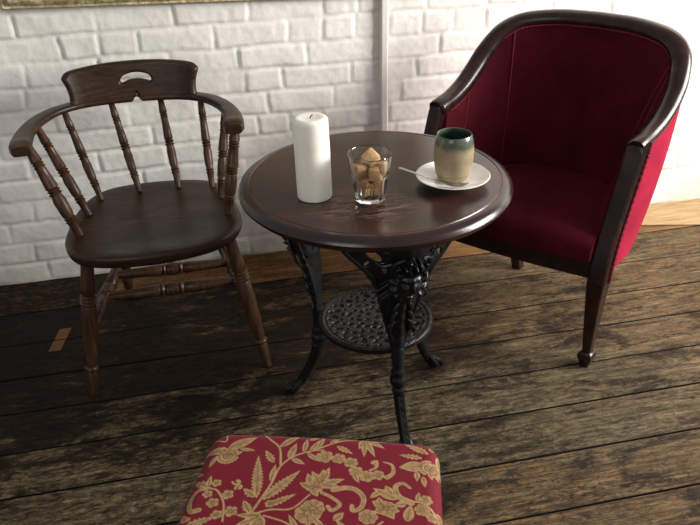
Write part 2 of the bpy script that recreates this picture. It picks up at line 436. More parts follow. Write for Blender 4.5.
# framed picture, only its lower moulding in view
def make_frame():
    x0, x1, zb = -.512, .78, .9155
    e = empty('picture_frame', (.13, WALL-.02, .90), 'wide gilt picture frame hanging on the brick wall above the wooden armchair', 'picture frame')
    Rr = Matrix.Rotation(radians(1.75), 4, 'Y'); piv = Vector((x0, WALL-.02, zb))
    T = lambda p: Rr @ (Vector(p)-piv)+piv
    prof = [(0, .010), (0, .020), (.004, .026), (.010, .024), (.016, .030), (.026, .034), (.036, .028), (.044, .020), (.050, .022), (.056, .016), (.056, .010)]  # (inward, outward)
    H = .62
    cor = [(x0, zb), (x1, zb), (x1, zb+H), (x0, zb+H)]; inn = [(1, 1), (-1, 1), (-1, -1), (1, -1)]
    m = MB(); rings = []
    for i in range(4):
        c0, c1 = cor[i], cor[(i+1) % 4]; s0, s1 = inn[i], inn[(i+1) % 4]; N = 60
        for k in range(N):
            t = k/N; sx = s0[0]*(1-t)+s1[0]*t; sz = s0[1]*(1-t)+s1[1]*t
            r = []
            for (a, b) in prof:
                wob = .0012*sin(k*2.1+a*400) if 0 < k < N-1 else 0
                bx = c0[0]*(1-t)+c1[0]*t; bz = c0[1]*(1-t)+c1[1]*t
                r.append(T((bx+sx*a, WALL-b-(wob if b > .012 else 0), bz+sz*a)))
            rings.append(r)
    m.rings(rings, closed=True)
    w = NT('aged gilt'); f = w.noise(w.mapping((1, 1, 1)), 70, 5, .7); b = w.noise(w.mapping((6, 6, 40)), 2, 4, .6)
    w.set(Base_Color=w.mix(w.ramp(f, [(.4, 0), (.6, 1)]), w.ramp(b, [(.4, (.36, .29, .14)), (.6, (.70, .62, .38))]), (.24, .18, .08)), Metallic=.1, Roughness=.5).bump(f, .5, .004)
    m.build('frame_moulding', w.m, e, sharp=50)
    p = MB(); q = [T((x0+.05, WALL-.013, zb+.05)), T((x1-.05, WALL-.013, zb+.05)), T((x1-.05, WALL-.013, zb+H-.05)), T((x0+.05, WALL-.013, zb+H-.05))]
    q2 = [v+Vector((0, .006, 0)) for v in q]
    p.add(q+q2, [(0, 1, 2, 3), (7, 6, 5, 4), (0, 4, 5, 1), (1, 5, 6, 2), (2, 6, 7, 3), (3, 7, 4, 0)])
    p.build('canvas', simple('muted canvas', (.25, .22, .16), .7), e, smooth=False)
make_frame()

# ------------------------------------------------------------------ round cast-iron table
def make_table():
    t = empty('pub_table', (TX, TY, 0), 'round dark red-brown wooden pub table on ornate black cast iron legs', 'table')
    ZT = .672; R = .3085
    prof = [(0, ZT), (.10, ZT), (.20, ZT), (.262, ZT), (.2800, ZT-.0004), (.2815, ZT-.0022), (.2835, ZT-.0022), (.2850, ZT-.0005), (.292, ZT-.001), (.300, ZT-.004), (.3055, ZT-.009),
            (R, ZT-.016), (.3075, ZT-.022), (.303, ZT-.027), (.298, ZT-.029), (.2965, ZT-.033), (.290, ZT-.036), (.28, ZT-.037), (0, ZT-.037)]
    m = MB(); n = 160; V = []; F = []
    for (r, z) in prof[1:-1]:
        V += [(TX+r*cos(2*pi*k/n), TY+r*sin(2*pi*k/n), z) for k in range(n)]
    m_ = len(prof)-2
    for i in range(m_-1):
        for k in range(n): F.append((i*n+k, i*n+(k+1) % n, (i+1)*n+(k+1) % n, (i+1)*n+k))
    F.append(tuple(range(n))); F.append(tuple(range((m_-1)*n, m_*n))[::-1])
    m.add(V, F)
    w = NT('dark polished table top')
    ob = w.tc.outputs['Object']
    ln = w.n('ShaderNodeVectorMath', operation='LENGTH')
    fl = w.mapping((1, 1, 0)); w.l(fl, ln.inputs[0]); rad = ln.outputs['Value']
    rot = .62
    grain = w.noise(w.mapping((3, 45, 3), rot=(0, 0, rot)), 2.0, 6, .7, .3)
    big = w.noise(w.mapping((3.2, 7, 1), rot=(0, 0, rot)), 1.6, 5, .6, .6)
    scr = w.noise(w.mapping((12, 60, 3), rot=(0, 0, -.2)), 1.4, 8, .78, 1.0)
    col = w.ramp(grain, [(.3, (.010, .004, .004)), (.55, (.022, .0085, .0075)), (.75, (.038, .014, .011))])
    col = w.mix(w.ramp(big, [(.42, 0), (.68, .75)]), col, w.ramp(grain, [(.3, (.035, .010, .006)), (.7, (.075, .023, .013))]))
    # plank joints of the top
    sx = w.n('ShaderNodeSeparateXYZ'); w.l(w.mapping((1, 1, 1), rot=(0, 0, rot)), sx.inputs[0])
    # worn patch beside the candle and the glass
    def blob(x, y, s):
        d = w.n('ShaderNodeVectorMath', operation='DISTANCE'); w.l(w.mapping((1, 1, 0)), d.inputs[0]); d.inputs[1].default_value = (x, y, 0)
        return w.ramp(w.math('DIVIDE', d.outputs['Value'], s), [(.2, 1), (1, 0)])
    wear = w.math('MULTIPLY', w.math('MAXIMUM', blob(-.115, -.125, .085), w.math('MULTIPLY', blob(-.02, -.16, .08), .75)), w.ramp(scr, [(.50, 0), (.58, 1)]))
    col = w.mix(wear, col, (.20, .085, .062))
    ss = w.ramp(w.noise(w.mapping((22, 90, 3), rot=(0, 0, .25)), 2.2, 6, .75, .4), [(.655, 0), (.70, 1)])
    col = w.mix(w.math('MULTIPLY', ss, .35), col, (.26, .12, .09))
    line = w.math('MULTIPLY', w.math('LESS_THAN', w.math('ABSOLUTE', w.math('SUBTRACT', rad, .2825)), .0016), w.ramp(big, [(.25, .35), (.6, 1)]))
    col = w.mix(line, col, (.17, .045, .022))
    edge = w.math('GREATER_THAN', rad, .2845)
    col = w.mix(w.math('MULTIPLY', edge, .6), col, (.012, .0045, .0055))
    w.set(Base_Color=col, Roughness=w.math('ADD', w.math('MULTIPLY_ADD', scr, .16, .16), w.math('MULTIPLY', wear, .3)), Specular_IOR_Level=.55)
    w.bump(w.math('ADD', grain, scr), .10, .001)
    m.build('tabletop', w.m, t, origin=(TX, TY, ZT-.037), sharp=30)
    # iron ring under the top
    m = MB()
    R2 = []
    for k in range(90):
        a = 2*pi*k/90; R2.append([Vector((TX+r*cos(a), TY+r*sin(a), z)) for r, z in ((.262, .634), (.262, .622), (.246, .622), (.246, .634))])
    m.rings(R2, closed=True); m.build('support_ring', M['iron'], t)
    # shelf: pierced cast disc
    RS = .142; ZS = .285
    def sdf(U, V):
        r = np.sqrt(U*U+V*V); A = np.arctan2(V, U)
        s = r-RS
        hole = np.full(U.shape, 9.)
        def cut(n, r0, rr, ra, ph, tilt=0):
            nonlocal hole
            for k in range(n):
                a = ph+2*pi*k/n; cx, cy = r0*cos(a), r0*sin(a); ta = a+tilt
                lx = (U-cx)*cos(ta)+(V-cy)*sin(ta); ly = -(U-cx)*sin(ta)+(V-cy)*cos(ta)
                q = np.sqrt((lx/rr)**2+(ly/ra)**2); hole = np.minimum(hole, (q-1)*min(rr, ra))
        cut(12, .104, .010, .0062, 0, .6); cut(12, .104, .0095, .0045, .262, -.6)
        cut(24, .1175, .0035, .0042, .1, .3)
        cut(12, .0865, .0045, .0065, .13, .2); cut(12, .088, .0035, .005, .39, 0)
        cut(10, .070, .0085, .0050, .2, .9); cut(10, .062, .0048, .0055, .5, -.5)
        cut(8, .046, .0085, .0045, .0, -.7); cut(8, .044, .004, .006, .4, .4)
        cut(6, .026, .0075, .0048, .2, .5); cut(1, 0, .006, .006, 0)
        return np.maximum(s, -hole)
    def fm(U, V, W): return TX+U, TY+V, ZS+W
    def rel(U, V):
        r = np.sqrt(U*U+V*V)
        return .0035*np.exp(-((r-.134)/.0045)**2)+.002*np.exp(-((r-.122)/.003)**2)+.0008*np.sin(U*500)*np.sin(V*480)
    plate('shelf', sdf, (-.145, .145, -.145, .145), .0016, fm, .006, M['iron_shelf'], t, pillow=.0022, relief=rel)
    m = MB(); R2 = []
    for k in range(80):
        a = 2*pi*k/80; R2.append([Vector((TX+r*cos(a), TY+r*sin(a), z)) for r, z in ((.1425, .289), (.1425, .279), (.139, .275), (.128, .275), (.128, .281), (.135, .283))])
    m.rings(R2, closed=True); m.build('shelf_rim', M['iron'], t)

    # one leg, built pointing along local +X (r), tangent = local Y (t)
    rz = [(.634, .225), (.60, .222), (.56, .214), (.52, .203), (.48, .190), (.44, .177), (.40, .167), (.36, .160), (.32, .156), (.28, .154), (.24, .154), (.20, .156), (.16, .163), (.12, .177), (.08, .196), (.05, .212), (.02, .228), (0., .232)]
    def rc(z): return np.interp(z, [p[0] for p in rz][::-1], [p[1] for p in rz][::-1])
    hw = [(.634, .146), (.615, .146), (.59, .132), (.56, .108), (.52, .080), (.48, .060), (.44, .050), (.40, .040), (.36, .030), (.32, .021), (.28, .016), (.25, .0145), (.24, .014)]
    def hwf(z): return np.interp(z, [p[0] for p in hw][::-1], [p[1] for p in hw][::-1])
    def leg(az, first):
        ca, sa = cos(az), sin(az)
        def tow(r, tt, z): return TX+r*ca-tt*sa, TY+r*sa+tt*ca, z
        # pierced wing plate
        def sd(U, V):
            wz = hwf(V); s = np.maximum((np.abs(U)-wz*(1+.03*np.sin(V*260)))*.7, np.maximum(V-.634, .25-V))
            hole = np.full(U.shape, 9.)
            for cx, cz, a, b, rt in ((.112, .603, .0145, .0125, 0), (.070, .577, .020, .0085, .75), (.066, .612, .014, .008, -.2), (.134, .622, .006, .005, 0), (.050, .548, .006, .014, -.35), (.083, .556, .0045, .008, .5)):
                for sg in (-1, 1):
                    lx = (U-sg*cx)*cos(rt*sg)+(V-cz)*sin(rt*sg); ly = -(U-sg*cx)*sin(rt*sg)+(V-cz)*cos(rt*sg)
                    hole = np.minimum(hole, (np.sqrt((lx/a)**2+(ly/b)**2)-1)*min(a, b))
            return np.maximum(s, -hole)
        def fm(U, V, W):
            r = rc(V)-.55*np.abs(U)**1.25*1.5+W
            return tow(r, U, V)
        def rel(U, V):
            e = hwf(V)-np.abs(U)
            return .004*np.exp(-((e-.004)/.003)**2)*(.7+.5*np.sin(V*420))+.005*np.exp(-(U/.012)**2)*np.clip((.47-V)/.05, 0, 1)*(1+.35*np.sin(V*180))
        pl = plate('leg', sd, (-.154, .154, .248, .636), .003, fm, .011, M['iron'], t, pillow=.006, relief=rel, sharp=60)
        # cabriole shaft + foot (same leg, sub-parts)
        m = MB(); pts = []; rad = []
        for z in np.linspace(.30, .045, 46):
            pts.append(tow(float(rc(z))-.002, 0, z)); r = .0125+.0022*(z/.3)
            r += .0075*math.exp(-((z-.205)/.012)**2)+.003*math.exp(-((z-.228)/.006)**2)+.003*math.exp(-((z-.180)/.006)**2)
            rad.append(r+.0009*sin(z*330))
        m.tube(pts, rad, 14, up=(0, 0, 1))
        for sg in (-1, 1):   # flutes down the shaft
            m.tube([tow(float(rc(z))+.008, sg*.006, z) for z in np.linspace(.17, .05, 16)], .0042, 8)
        m.build('leg_shaft', M['iron'], pl)
        m = MB()      # hoof-like scroll foot with toes
        fp = [(.204, .058, .0145), (.214, .043, .0175), (.224, .028, .0205), (.234, .020, .0195), (.243, .015, .0150), (.249, .013, .009)]
        rings = []
        for (r, z, q) in fp:
            rings.append([Vector(tow(r+.004*sin(2*pi*k/16)*0, q*1.15*cos(2*pi*k/16), max(.0006, z+q*.95*sin(2*pi*k/16)))) for k in range(16)])
        m.rings(rings)
        for tt in (-.015, -.005, .005, .015):
            m.tube([tow(.230, tt*.9, .036), tow(.243, tt, .029), tow(.252, tt*1.15, .014), tow(.253, tt*1.15, .0062)], [.005, .0062, .006, .0045], 8)
        m.build('foot', M['iron'], pl)
        # moulded scrolls on the wings
        m = MB()
        for sg in (-1, 1):
            P = []
            for k in range(34):
                a = k/33*2.6*pi; q = .0165*(1-k/33*.78)
                tt = .112+q*cos(a+2.2); z = .603+q*sin(a+2.2)
                P.append(tow(float(rc(z))-.825*tt**1.25+.006, sg*tt, z))
            m.tube(P, [.0042*(1-.5*k/33) for k in range(34)], 8)
            S = catmull([(.143, .628), (.126, .585), (.098, .552), (.064, .512), (.052, .466), (.040, .415), (.026, .36), (.014, .32)], 8)
            m.tube([tow(float(rc(p.y))-.825*abs(p.x)**1.25+.005, sg*p.x, p.y) for p in S], [.0062-.0022*i/len(S) for i in range(len(S))], 8)
            for k in range(13):    # beading along the scroll
                p = S[4+k*4] if 4+k*4 < len(S) else S[-1]
                c = Vector(tow(float(rc(p.y))-.825*abs(p.x)**1.25+.003, sg*(p.x+.002), p.y)); r = .0052
                m.rings([[c+Vector((r*sin(b)*cos(a), r*sin(b)*sin(a), r*cos(b))) for a in np.linspace(0, 2*pi, 9)[:-1]] for b in (.05, .8, 1.57, 2.3, 3.09)])
            for L in (((.030, .612), (.055, .628), (.085, .626)), ((.040, .585), (.062, .596), (.080, .590)), ((.035, .560), (.055, .553), (.070, .566))):
                P = catmull([(a, b, 0) for a, b in L], 6)
                m.tube([tow(float(rc(p.y))-.825*abs(p.x)**1.25+.005, sg*p.x, p.y) for p in P], [.006*sin(pi*(.12+.8*i/len(P))) for i in range(len(P))], 8)
        m.build('scrollwork', M['iron'], pl)
        # relief head with flowing hair on the knee of the leg
        N = 61; aa = np.linspace(-1, 1, N); A, B = np.meshgrid(aa, aa)
        Rr = np.sqrt(A*A+B*B); dome = np.sqrt(np.clip(1-Rr**2, 0, 1))
        tt = A*.046; zz = .508+B*.068
        g = lambda x, y, sx, sy: np.exp(-((A-x)/sx)**2-((B-y)/sy)**2)
        d = .034*dome**.8
        d += .014*g(0, .02, .10, .22)+.006*g(0, -.12, .16, .08)                 # nose
        d -= .011*(g(.26, .15, .14, .09)+g(-.26, .15, .14, .09))                # eye sockets
        d += .006*(g(.26, .14, .08, .05)+g(-.26, .14, .08, .05))
        d += .008*(g(.27, .30, .22, .06)+g(-.27, .30, .22, .06))                # brows
        d += .007*(g(.36, -.12, .2, .2)+g(-.36, -.12, .2, .2))                  # cheeks
        d += .006*(g(0, -.30, .18, .045)+g(0, -.42, .15, .05))-.007*g(0, -.355, .22, .03)  # lips
        d += .008*g(0, -.62, .22, .13)                                          # chin
        ang = np.arctan2(A, B+.1); hair = np.clip((Rr-.62)/.14, 0, 1)*(1-np.clip((-B-.55)/.2, 0, 1))
        d += hair*(.006+.0065*np.sin(ang*15+Rr*9))
        d += np.clip((B-.45)/.15, 0, 1)*.006*(1+np.sin(A*26))
        rr = rc(zz)-.002-.6*np.abs(tt)**1.25+d-.004*(Rr > .99)
        sq = np.maximum(1e-6, np.maximum(np.abs(A), np.abs(B)))
        k = np.where(Rr > 1, 1/Rr, 1)
        X, Y, Z = tow(rr, tt*k, .508+B*k*.068)
        me = grid_mesh('mask_head', X, Y, Z)
        link('mask_head', me, M['iron'], pl, sharp=0)
        # hair locks each side of the head
        m = MB()
        for sg in (-1, 1):
            for q in range(4):
                b = .555-.022*q; P = []
                for i in range(15):
                    s = i/14; tq = .020+.030*s+.010*sin(s*pi*2+q)+(.012 if q < 2 else 0)*s; z = b+.030*cos(s*2.4)-.028*s
                    P.append(tow(float(rc(z))+.022-.028*s, sg*tq, z))
                m.tube(P, [.0058*sin(pi*(.15+.8*i/14)) for i in range(15)], 8)
            for q in range(3):  # acanthus leaves below the chin
                P = []
                for i in range(12):
                    s = i/11; z = .445-.028*q-.045*s; tq = (.010+.004*q)+.016*sin(s*pi*.9)
                    P.append(tow(float(rc(z))+.006-.004*s, sg*tq*.8, z))
                m.tube(P, [.0065*sin(pi*(.1+.85*i/11)) for i in range(12)], 8)
        m.build('relief_leaves', M['iron'], pl)
    for k, a in enumerate((153.1, -84., 33.1)): leg(radians(a), k == 0)
    return t
make_table()

# ------------------------------------------------------------------ things on the table
ZT = .672
def make_candle():
    x, y = .2275, 1.497
    e = empty('pillar_candle', (x, y, ZT), 'thick white pillar candle with a burnt black wick on the round table', 'candle')
    m = MB(); r = .0375; h = .177
    prof = [(.0, r*.93), (.006, r*.985), (.02, r), (.5, r*.995), (.93, r*.985), (.965, r*.97), (.985, r*.92), (.995, r*.84), (1.0, r*.74), (.992, r*.55), (.985, r*.3), (.983, r*.08)]
    p0 = Vector((x, y, ZT+.0004)); p1 = Vector((x-.002, y+.001, ZT+h))
    m.lathe(p0, p1, prof, 48, rf=lambda a, rr, th: rr*(1+.006*sin(3*th+a*5)+.004*sin(7*th)))
    w = NT('ivory wax'); n = w.noise(w.mapping((1, 1, 1)), 22, 4, .5)
    w.set(Base_Color=w.ramp(n, [(.3, (.88, .84, .73)), (.7, (.93, .90, .80))]), Roughness=.42, Subsurface_Weight=.35, Subsurface_Radius=(.02, .012, .006), Subsurface_Scale=.6).bump(n, .15, .003)
    m.build('wax_body', w.m, e, sharp=60)
    m = MB(); m.tube([(x-.002, y+.001, ZT+h-.004), (x-.001, y+.001, ZT+h), (x+.001, y, ZT+h+.003), (x+.004, y, ZT+h+.004)], [.0012, .0013, .0012, .0008], 8)
    m.build('wick', simple('charred wick', (.015, .012, .01), .9), e)
make_candle()

def make_glass():
    x, y = .338, 1.450
    m = MB(); n = 96
    w_ = lambda t, r, th: r
    # outer up, inner down : (radius, z, facet amount)
    GS = 1.10
    P = [(r*GS, z*1.085 if z > .001 else z, q) for r, z, q in [(.0255, .0004, .6), (.0285, .0012, 1), (.0300, .006, 1), (.0320, .025, 1), (.0345, .047, 1), (.0362, .0535, .6), (.0372, .056, 0), (.0395, .075, 0), (.0418, .0935, 0), (.0421, .0955, 0), (.0415, .0972, 0),
         (.0404, .0955, 0), (.0380, .075, 0), (.0352, .056, 0), (.0325, .047, 0), (.0285, .025, 0), (.0262, .0145, 0), (.0235, .0118, 0), (.012, .0108, 0), (.001, .0105, 0)]]
    rings = []
    for r, z, fct in P:
        ring = []
        for k in range(n):
            th = 2*pi*k/n; seg = 2*pi/9; u = ((th+seg/2) % seg)-seg/2
            rr = r*(1-fct*(1-cos(seg/2)/cos(u))*1.0)
            ring.append(Vector((x+rr*cos(th), y+rr*sin(th), ZT+z)))
        rings.append(ring)
    m.rings(rings)
    w = NT('clear tumbler glass'); w.set(Base_Color=(.97, .99, .98), Roughness=.0, Transmission_Weight=1., IOR=1.5)
    o = m.build('glass_tumbler', w.m, sharp=25)
    tag(o, 'clear faceted glass tumbler holding rough brown sugar lumps between candle and mug', 'glass')
    # rough brown sugar lumps
    w = NT('brown sugar'); n1 = w.noise(w.mapping((1, 1, 1)), 260, 4, .7); n2 = w.noise(w.mapping((1, 1, 1)), 45, 3, .6)
    w.set(Base_Color=w.mix(w.ramp(n2, [(.35, 0), (.7, .6)]), w.ramp(n1, [(.3, (.42, .23, .10)), (.7, (.80, .53, .28))]), (.36, .19, .08)), Roughness=.75, Subsurface_Weight=.15, Subsurface_Scale=.01).bump(n1, .7, .002)
    g = random.Random(3)
    spots = [((-.0115, -.0095, .0245), .0185), ((.0125, -.0090, .0245), .0185), ((0, .0130, .0245), .0185),
             ((-.0155, -.0110, .0455), .0205), ((.0125, -.0150, .0450), .0200), ((.0150, .0105, .0455), .0200), ((-.012, .0145, .0455), .0200),
             ((-.0225, -.0040, .0710), .0250), ((.0030, -.0225, .0680), .0210), ((.0240, .0020, .0700), .0240), ((.0015, .0035, .0680), .0200), ((.0, .0265, .0690), .0220),
             ((.0030, .0020, .0935), .0290)]
    labs = ['brown sugar lump in the bottom layer of the tumbler'] * 3 + ['brown sugar lump in the middle layer inside the glass tumbler'] * 4 + ['brown sugar lump in the upper layer of the tumbler'] * 5 + ['topmost pointed brown sugar lump peaking out of the pile in the glass']
    for i, ((a, b, c), s) in enumerate(spots):
        me = bpy.data.meshes.new('sugar_lump'); import bmesh
        bm = bmesh.new(); bmesh.ops.create_cube(bm, size=s)
        bmesh.ops.bevel(bm, geom=bm.edges[:]+bm.verts[:], offset=s*.13, segments=2, affect='EDGES', profile=.6)
        bmesh.ops.subdivide_edges(bm, edges=bm.edges[:], cuts=1, use_grid_fill=True)
        yaw = g.uniform(0, 1.5); tilt = (g.uniform(-.12, .12), g.uniform(-.12, .12)) if i < 12 else (.62, .68)
        Rm = Matrix.Rotation(yaw, 3, 'Z') @ Matrix.Rotation(tilt[0], 3, 'X') @ Matrix.Rotation(tilt[1], 3, 'Y')
        for v in bm.verts:
            v.co = Rm @ v.co
            v.co *= 1+g.uniform(-.06, .05)
            v.co += Vector((x+a, y+b, ZT+c))
        bm.to_mesh(me); bm.free()
        o = link('sugar_lump', me, w.m, sharp=0)
        tag(o, labs[i], 'sugar lump', 'brown sugar lumps in the glass tumbler')
make_glass()

def make_cup():
    x, y = .533, 1.487
    gl = NT('white glazed saucer'); nn = gl.noise(gl.mapping((1, 1, 1)), 25, 3, .5)
    gl.set(Base_Color=gl.ramp(nn, [(.3, (.74, .72, .66)), (.7, (.80, .78, .73))]), Roughness=.16, Coat_Weight=.3)
    m = MB(); n = 96
    P = [(.0005, .0062), (.024, .0062), (.030, .0066), (.036, .0075), (.052, .0115), (.066, .0165), (.0745, .0205), (.0768, .0212), (.0780, .0202), (.0775, .0188), (.070, .0145), (.054, .0080), (.042, .0030), (.040, .0006), (.037, .0006), (.036, .0024), (.0005, .0024)]
    m.rings([[Vector((x+r*cos(2*pi*k/n), y+r*sin(2*pi*k/n), ZT+z)) for k in range(n)] for r, z in [(r*1.04, z) for r, z in P]])
    tag(m.build('saucer', gl.m, sharp=50), 'round white china saucer under the stoneware mug on the table', 'saucer')
    # stoneware beaker
    mx, my, mz = x+.003, y+.009, ZT+.0078
    e = empty('stoneware_mug', (mx, my, mz), 'handleless speckled buff stoneware mug with a green glazed rim standing on the saucer', 'mug')
    m = MB()
    P = [(.0005, 0), (.029, 0), (.0325, .002), (.0345, .006), (.0365, .010), (.0372, .0125), (.0382, .0150), (.0410, .030), (.0430, .048), (.0436, .062), (.0426, .078), (.0404, .092), (.0376, .1015), (.0365, .1030), (.0350, .1018),
         (.0372, .090), (.0390, .075), (.0395, .060), (.0388, .046), (.0365, .028), (.033, .014), (.026, .0085), (.0005, .008)]
    m.rings([[Vector((mx+r*cos(2*pi*k/n), my+r*sin(2*pi*k/n), mz+z)) for k in range(n)] for r, z in P])
    w = NT('speckled stoneware'); ob = w.n('ShaderNodeSeparateXYZ'); w.l(w.tc.outputs['Object'], ob.inputs[0])
    sp = w.noise(w.mapping((1, 1, 1)), 260, 3, .7); mid = w.noise(w.mapping((1, 1, 1)), 32, 5, .6); lo = w.noise(w.mapping((1, 1, .3)), 30, 3, .5)
    body = w.mix(w.ramp(sp, [(.56, 0), (.66, .7)]), w.ramp(mid, [(.3, (.25, .19, .11)), (.7, (.36, .28, .17))]), (.22, .14, .07))
    green = w.ramp(mid, [(.3, (.045, .060, .042)), (.7, (.11, .13, .09))])
    zz = w.math('MULTIPLY_ADD', lo, .022, ob.outputs[2])
    up = w.ramp(zz, [(.0, 0), (.084, 0), (.096, 1)])
    grn = w.mix(up, body, green)
    # inside is all green: radius test against the wall profile is given by a point attribute
    at = w.n('ShaderNodeVertexColor'); at.layer_name = 'Col'
    col = w.mix(at.outputs[0], grn, (.016, .038, .026))
    band = w.math('MULTIPLY', w.math('LESS_THAN', w.math('ABSOLUTE', w.math('SUBTRACT', ob.outputs[2], .0135)), .0012), .7)
    col = w.mix(band, col, (.20, .10, .045))
    w.set(Base_Color=col, Roughness=w.ramp(up, [(0, .42), (1, .18)])).bump(mid, .2, .002)
    o = m.build('mug_body', w.m, e, origin=(mx, my, mz), sharp=50)
    a = o.data.color_attributes.new('Col', 'FLOAT_COLOR', 'POINT')
    ins = [0.]*(len(P)*n)
    for i in range(len(P)):
        if i >= 15:
            for k in range(n): ins[i*n+k] = 1.
    a.data.foreach_set('color', [q for v in ins for q in (v, v, v, 1.)])
    # tea spoon lying on the saucer
    st = NT('polished steel'); s1 = st.noise(st.mapping((1, 1, 1)), 40, 3, .5)
    st.set(Base_Color=(.62, .60, .57), Metallic=1., Roughness=st.math('MULTIPLY_ADD', s1, .15, .17))
    m = MB()
    a0 = Vector((.4285, 1.5440, ZT+.028)); a1 = Vector((.497, 1.436, ZT+.0195)); 
    A = [Vector((.424, 1.533, ZT+.0290)), Vector((.452, 1.495, ZT+.0275)), Vector((.478, 1.459, ZT+.0262)), Vector((.495, 1.441, ZT+.0232)), Vector((.512, 1.4315, ZT+.0215)), Vector((.530, 1.4280, ZT+.0212)), Vector((.548, 1.4290, ZT+.0222))]
    Wd = [.0042, .0036, .0024, .0022, .0090, .0108, .0035]
    C = catmull(A, 7); T = [i/7 for i in range(len(C))]
    rings = []
    for i, p in enumerate(C):
        wd = float(np.interp(T[i], range(7), Wd)); bowl = max(0, 1-abs(T[i]-4.9)/1.2)
        d = (C[min(i+1, len(C)-1)]-C[max(i-1, 0)]).normalized(); sd = d.cross(Vector((0, 0, 1))).normalized()
        r = []
        for k in range(12):
            a = 2*pi*k/12; cx = cos(a); r.append(p+sd*wd*cx+Vector((0, 0, 1))*(.0008*sin(a)-bowl*.0035*(1-cx*cx)))
        rings.append(r)
    m.rings(rings)
    tag(m.build('tea_spoon', st.m, sharp=60), 'small steel teaspoon resting on the saucer rim in front of the mug', 'spoon')
make_cup()

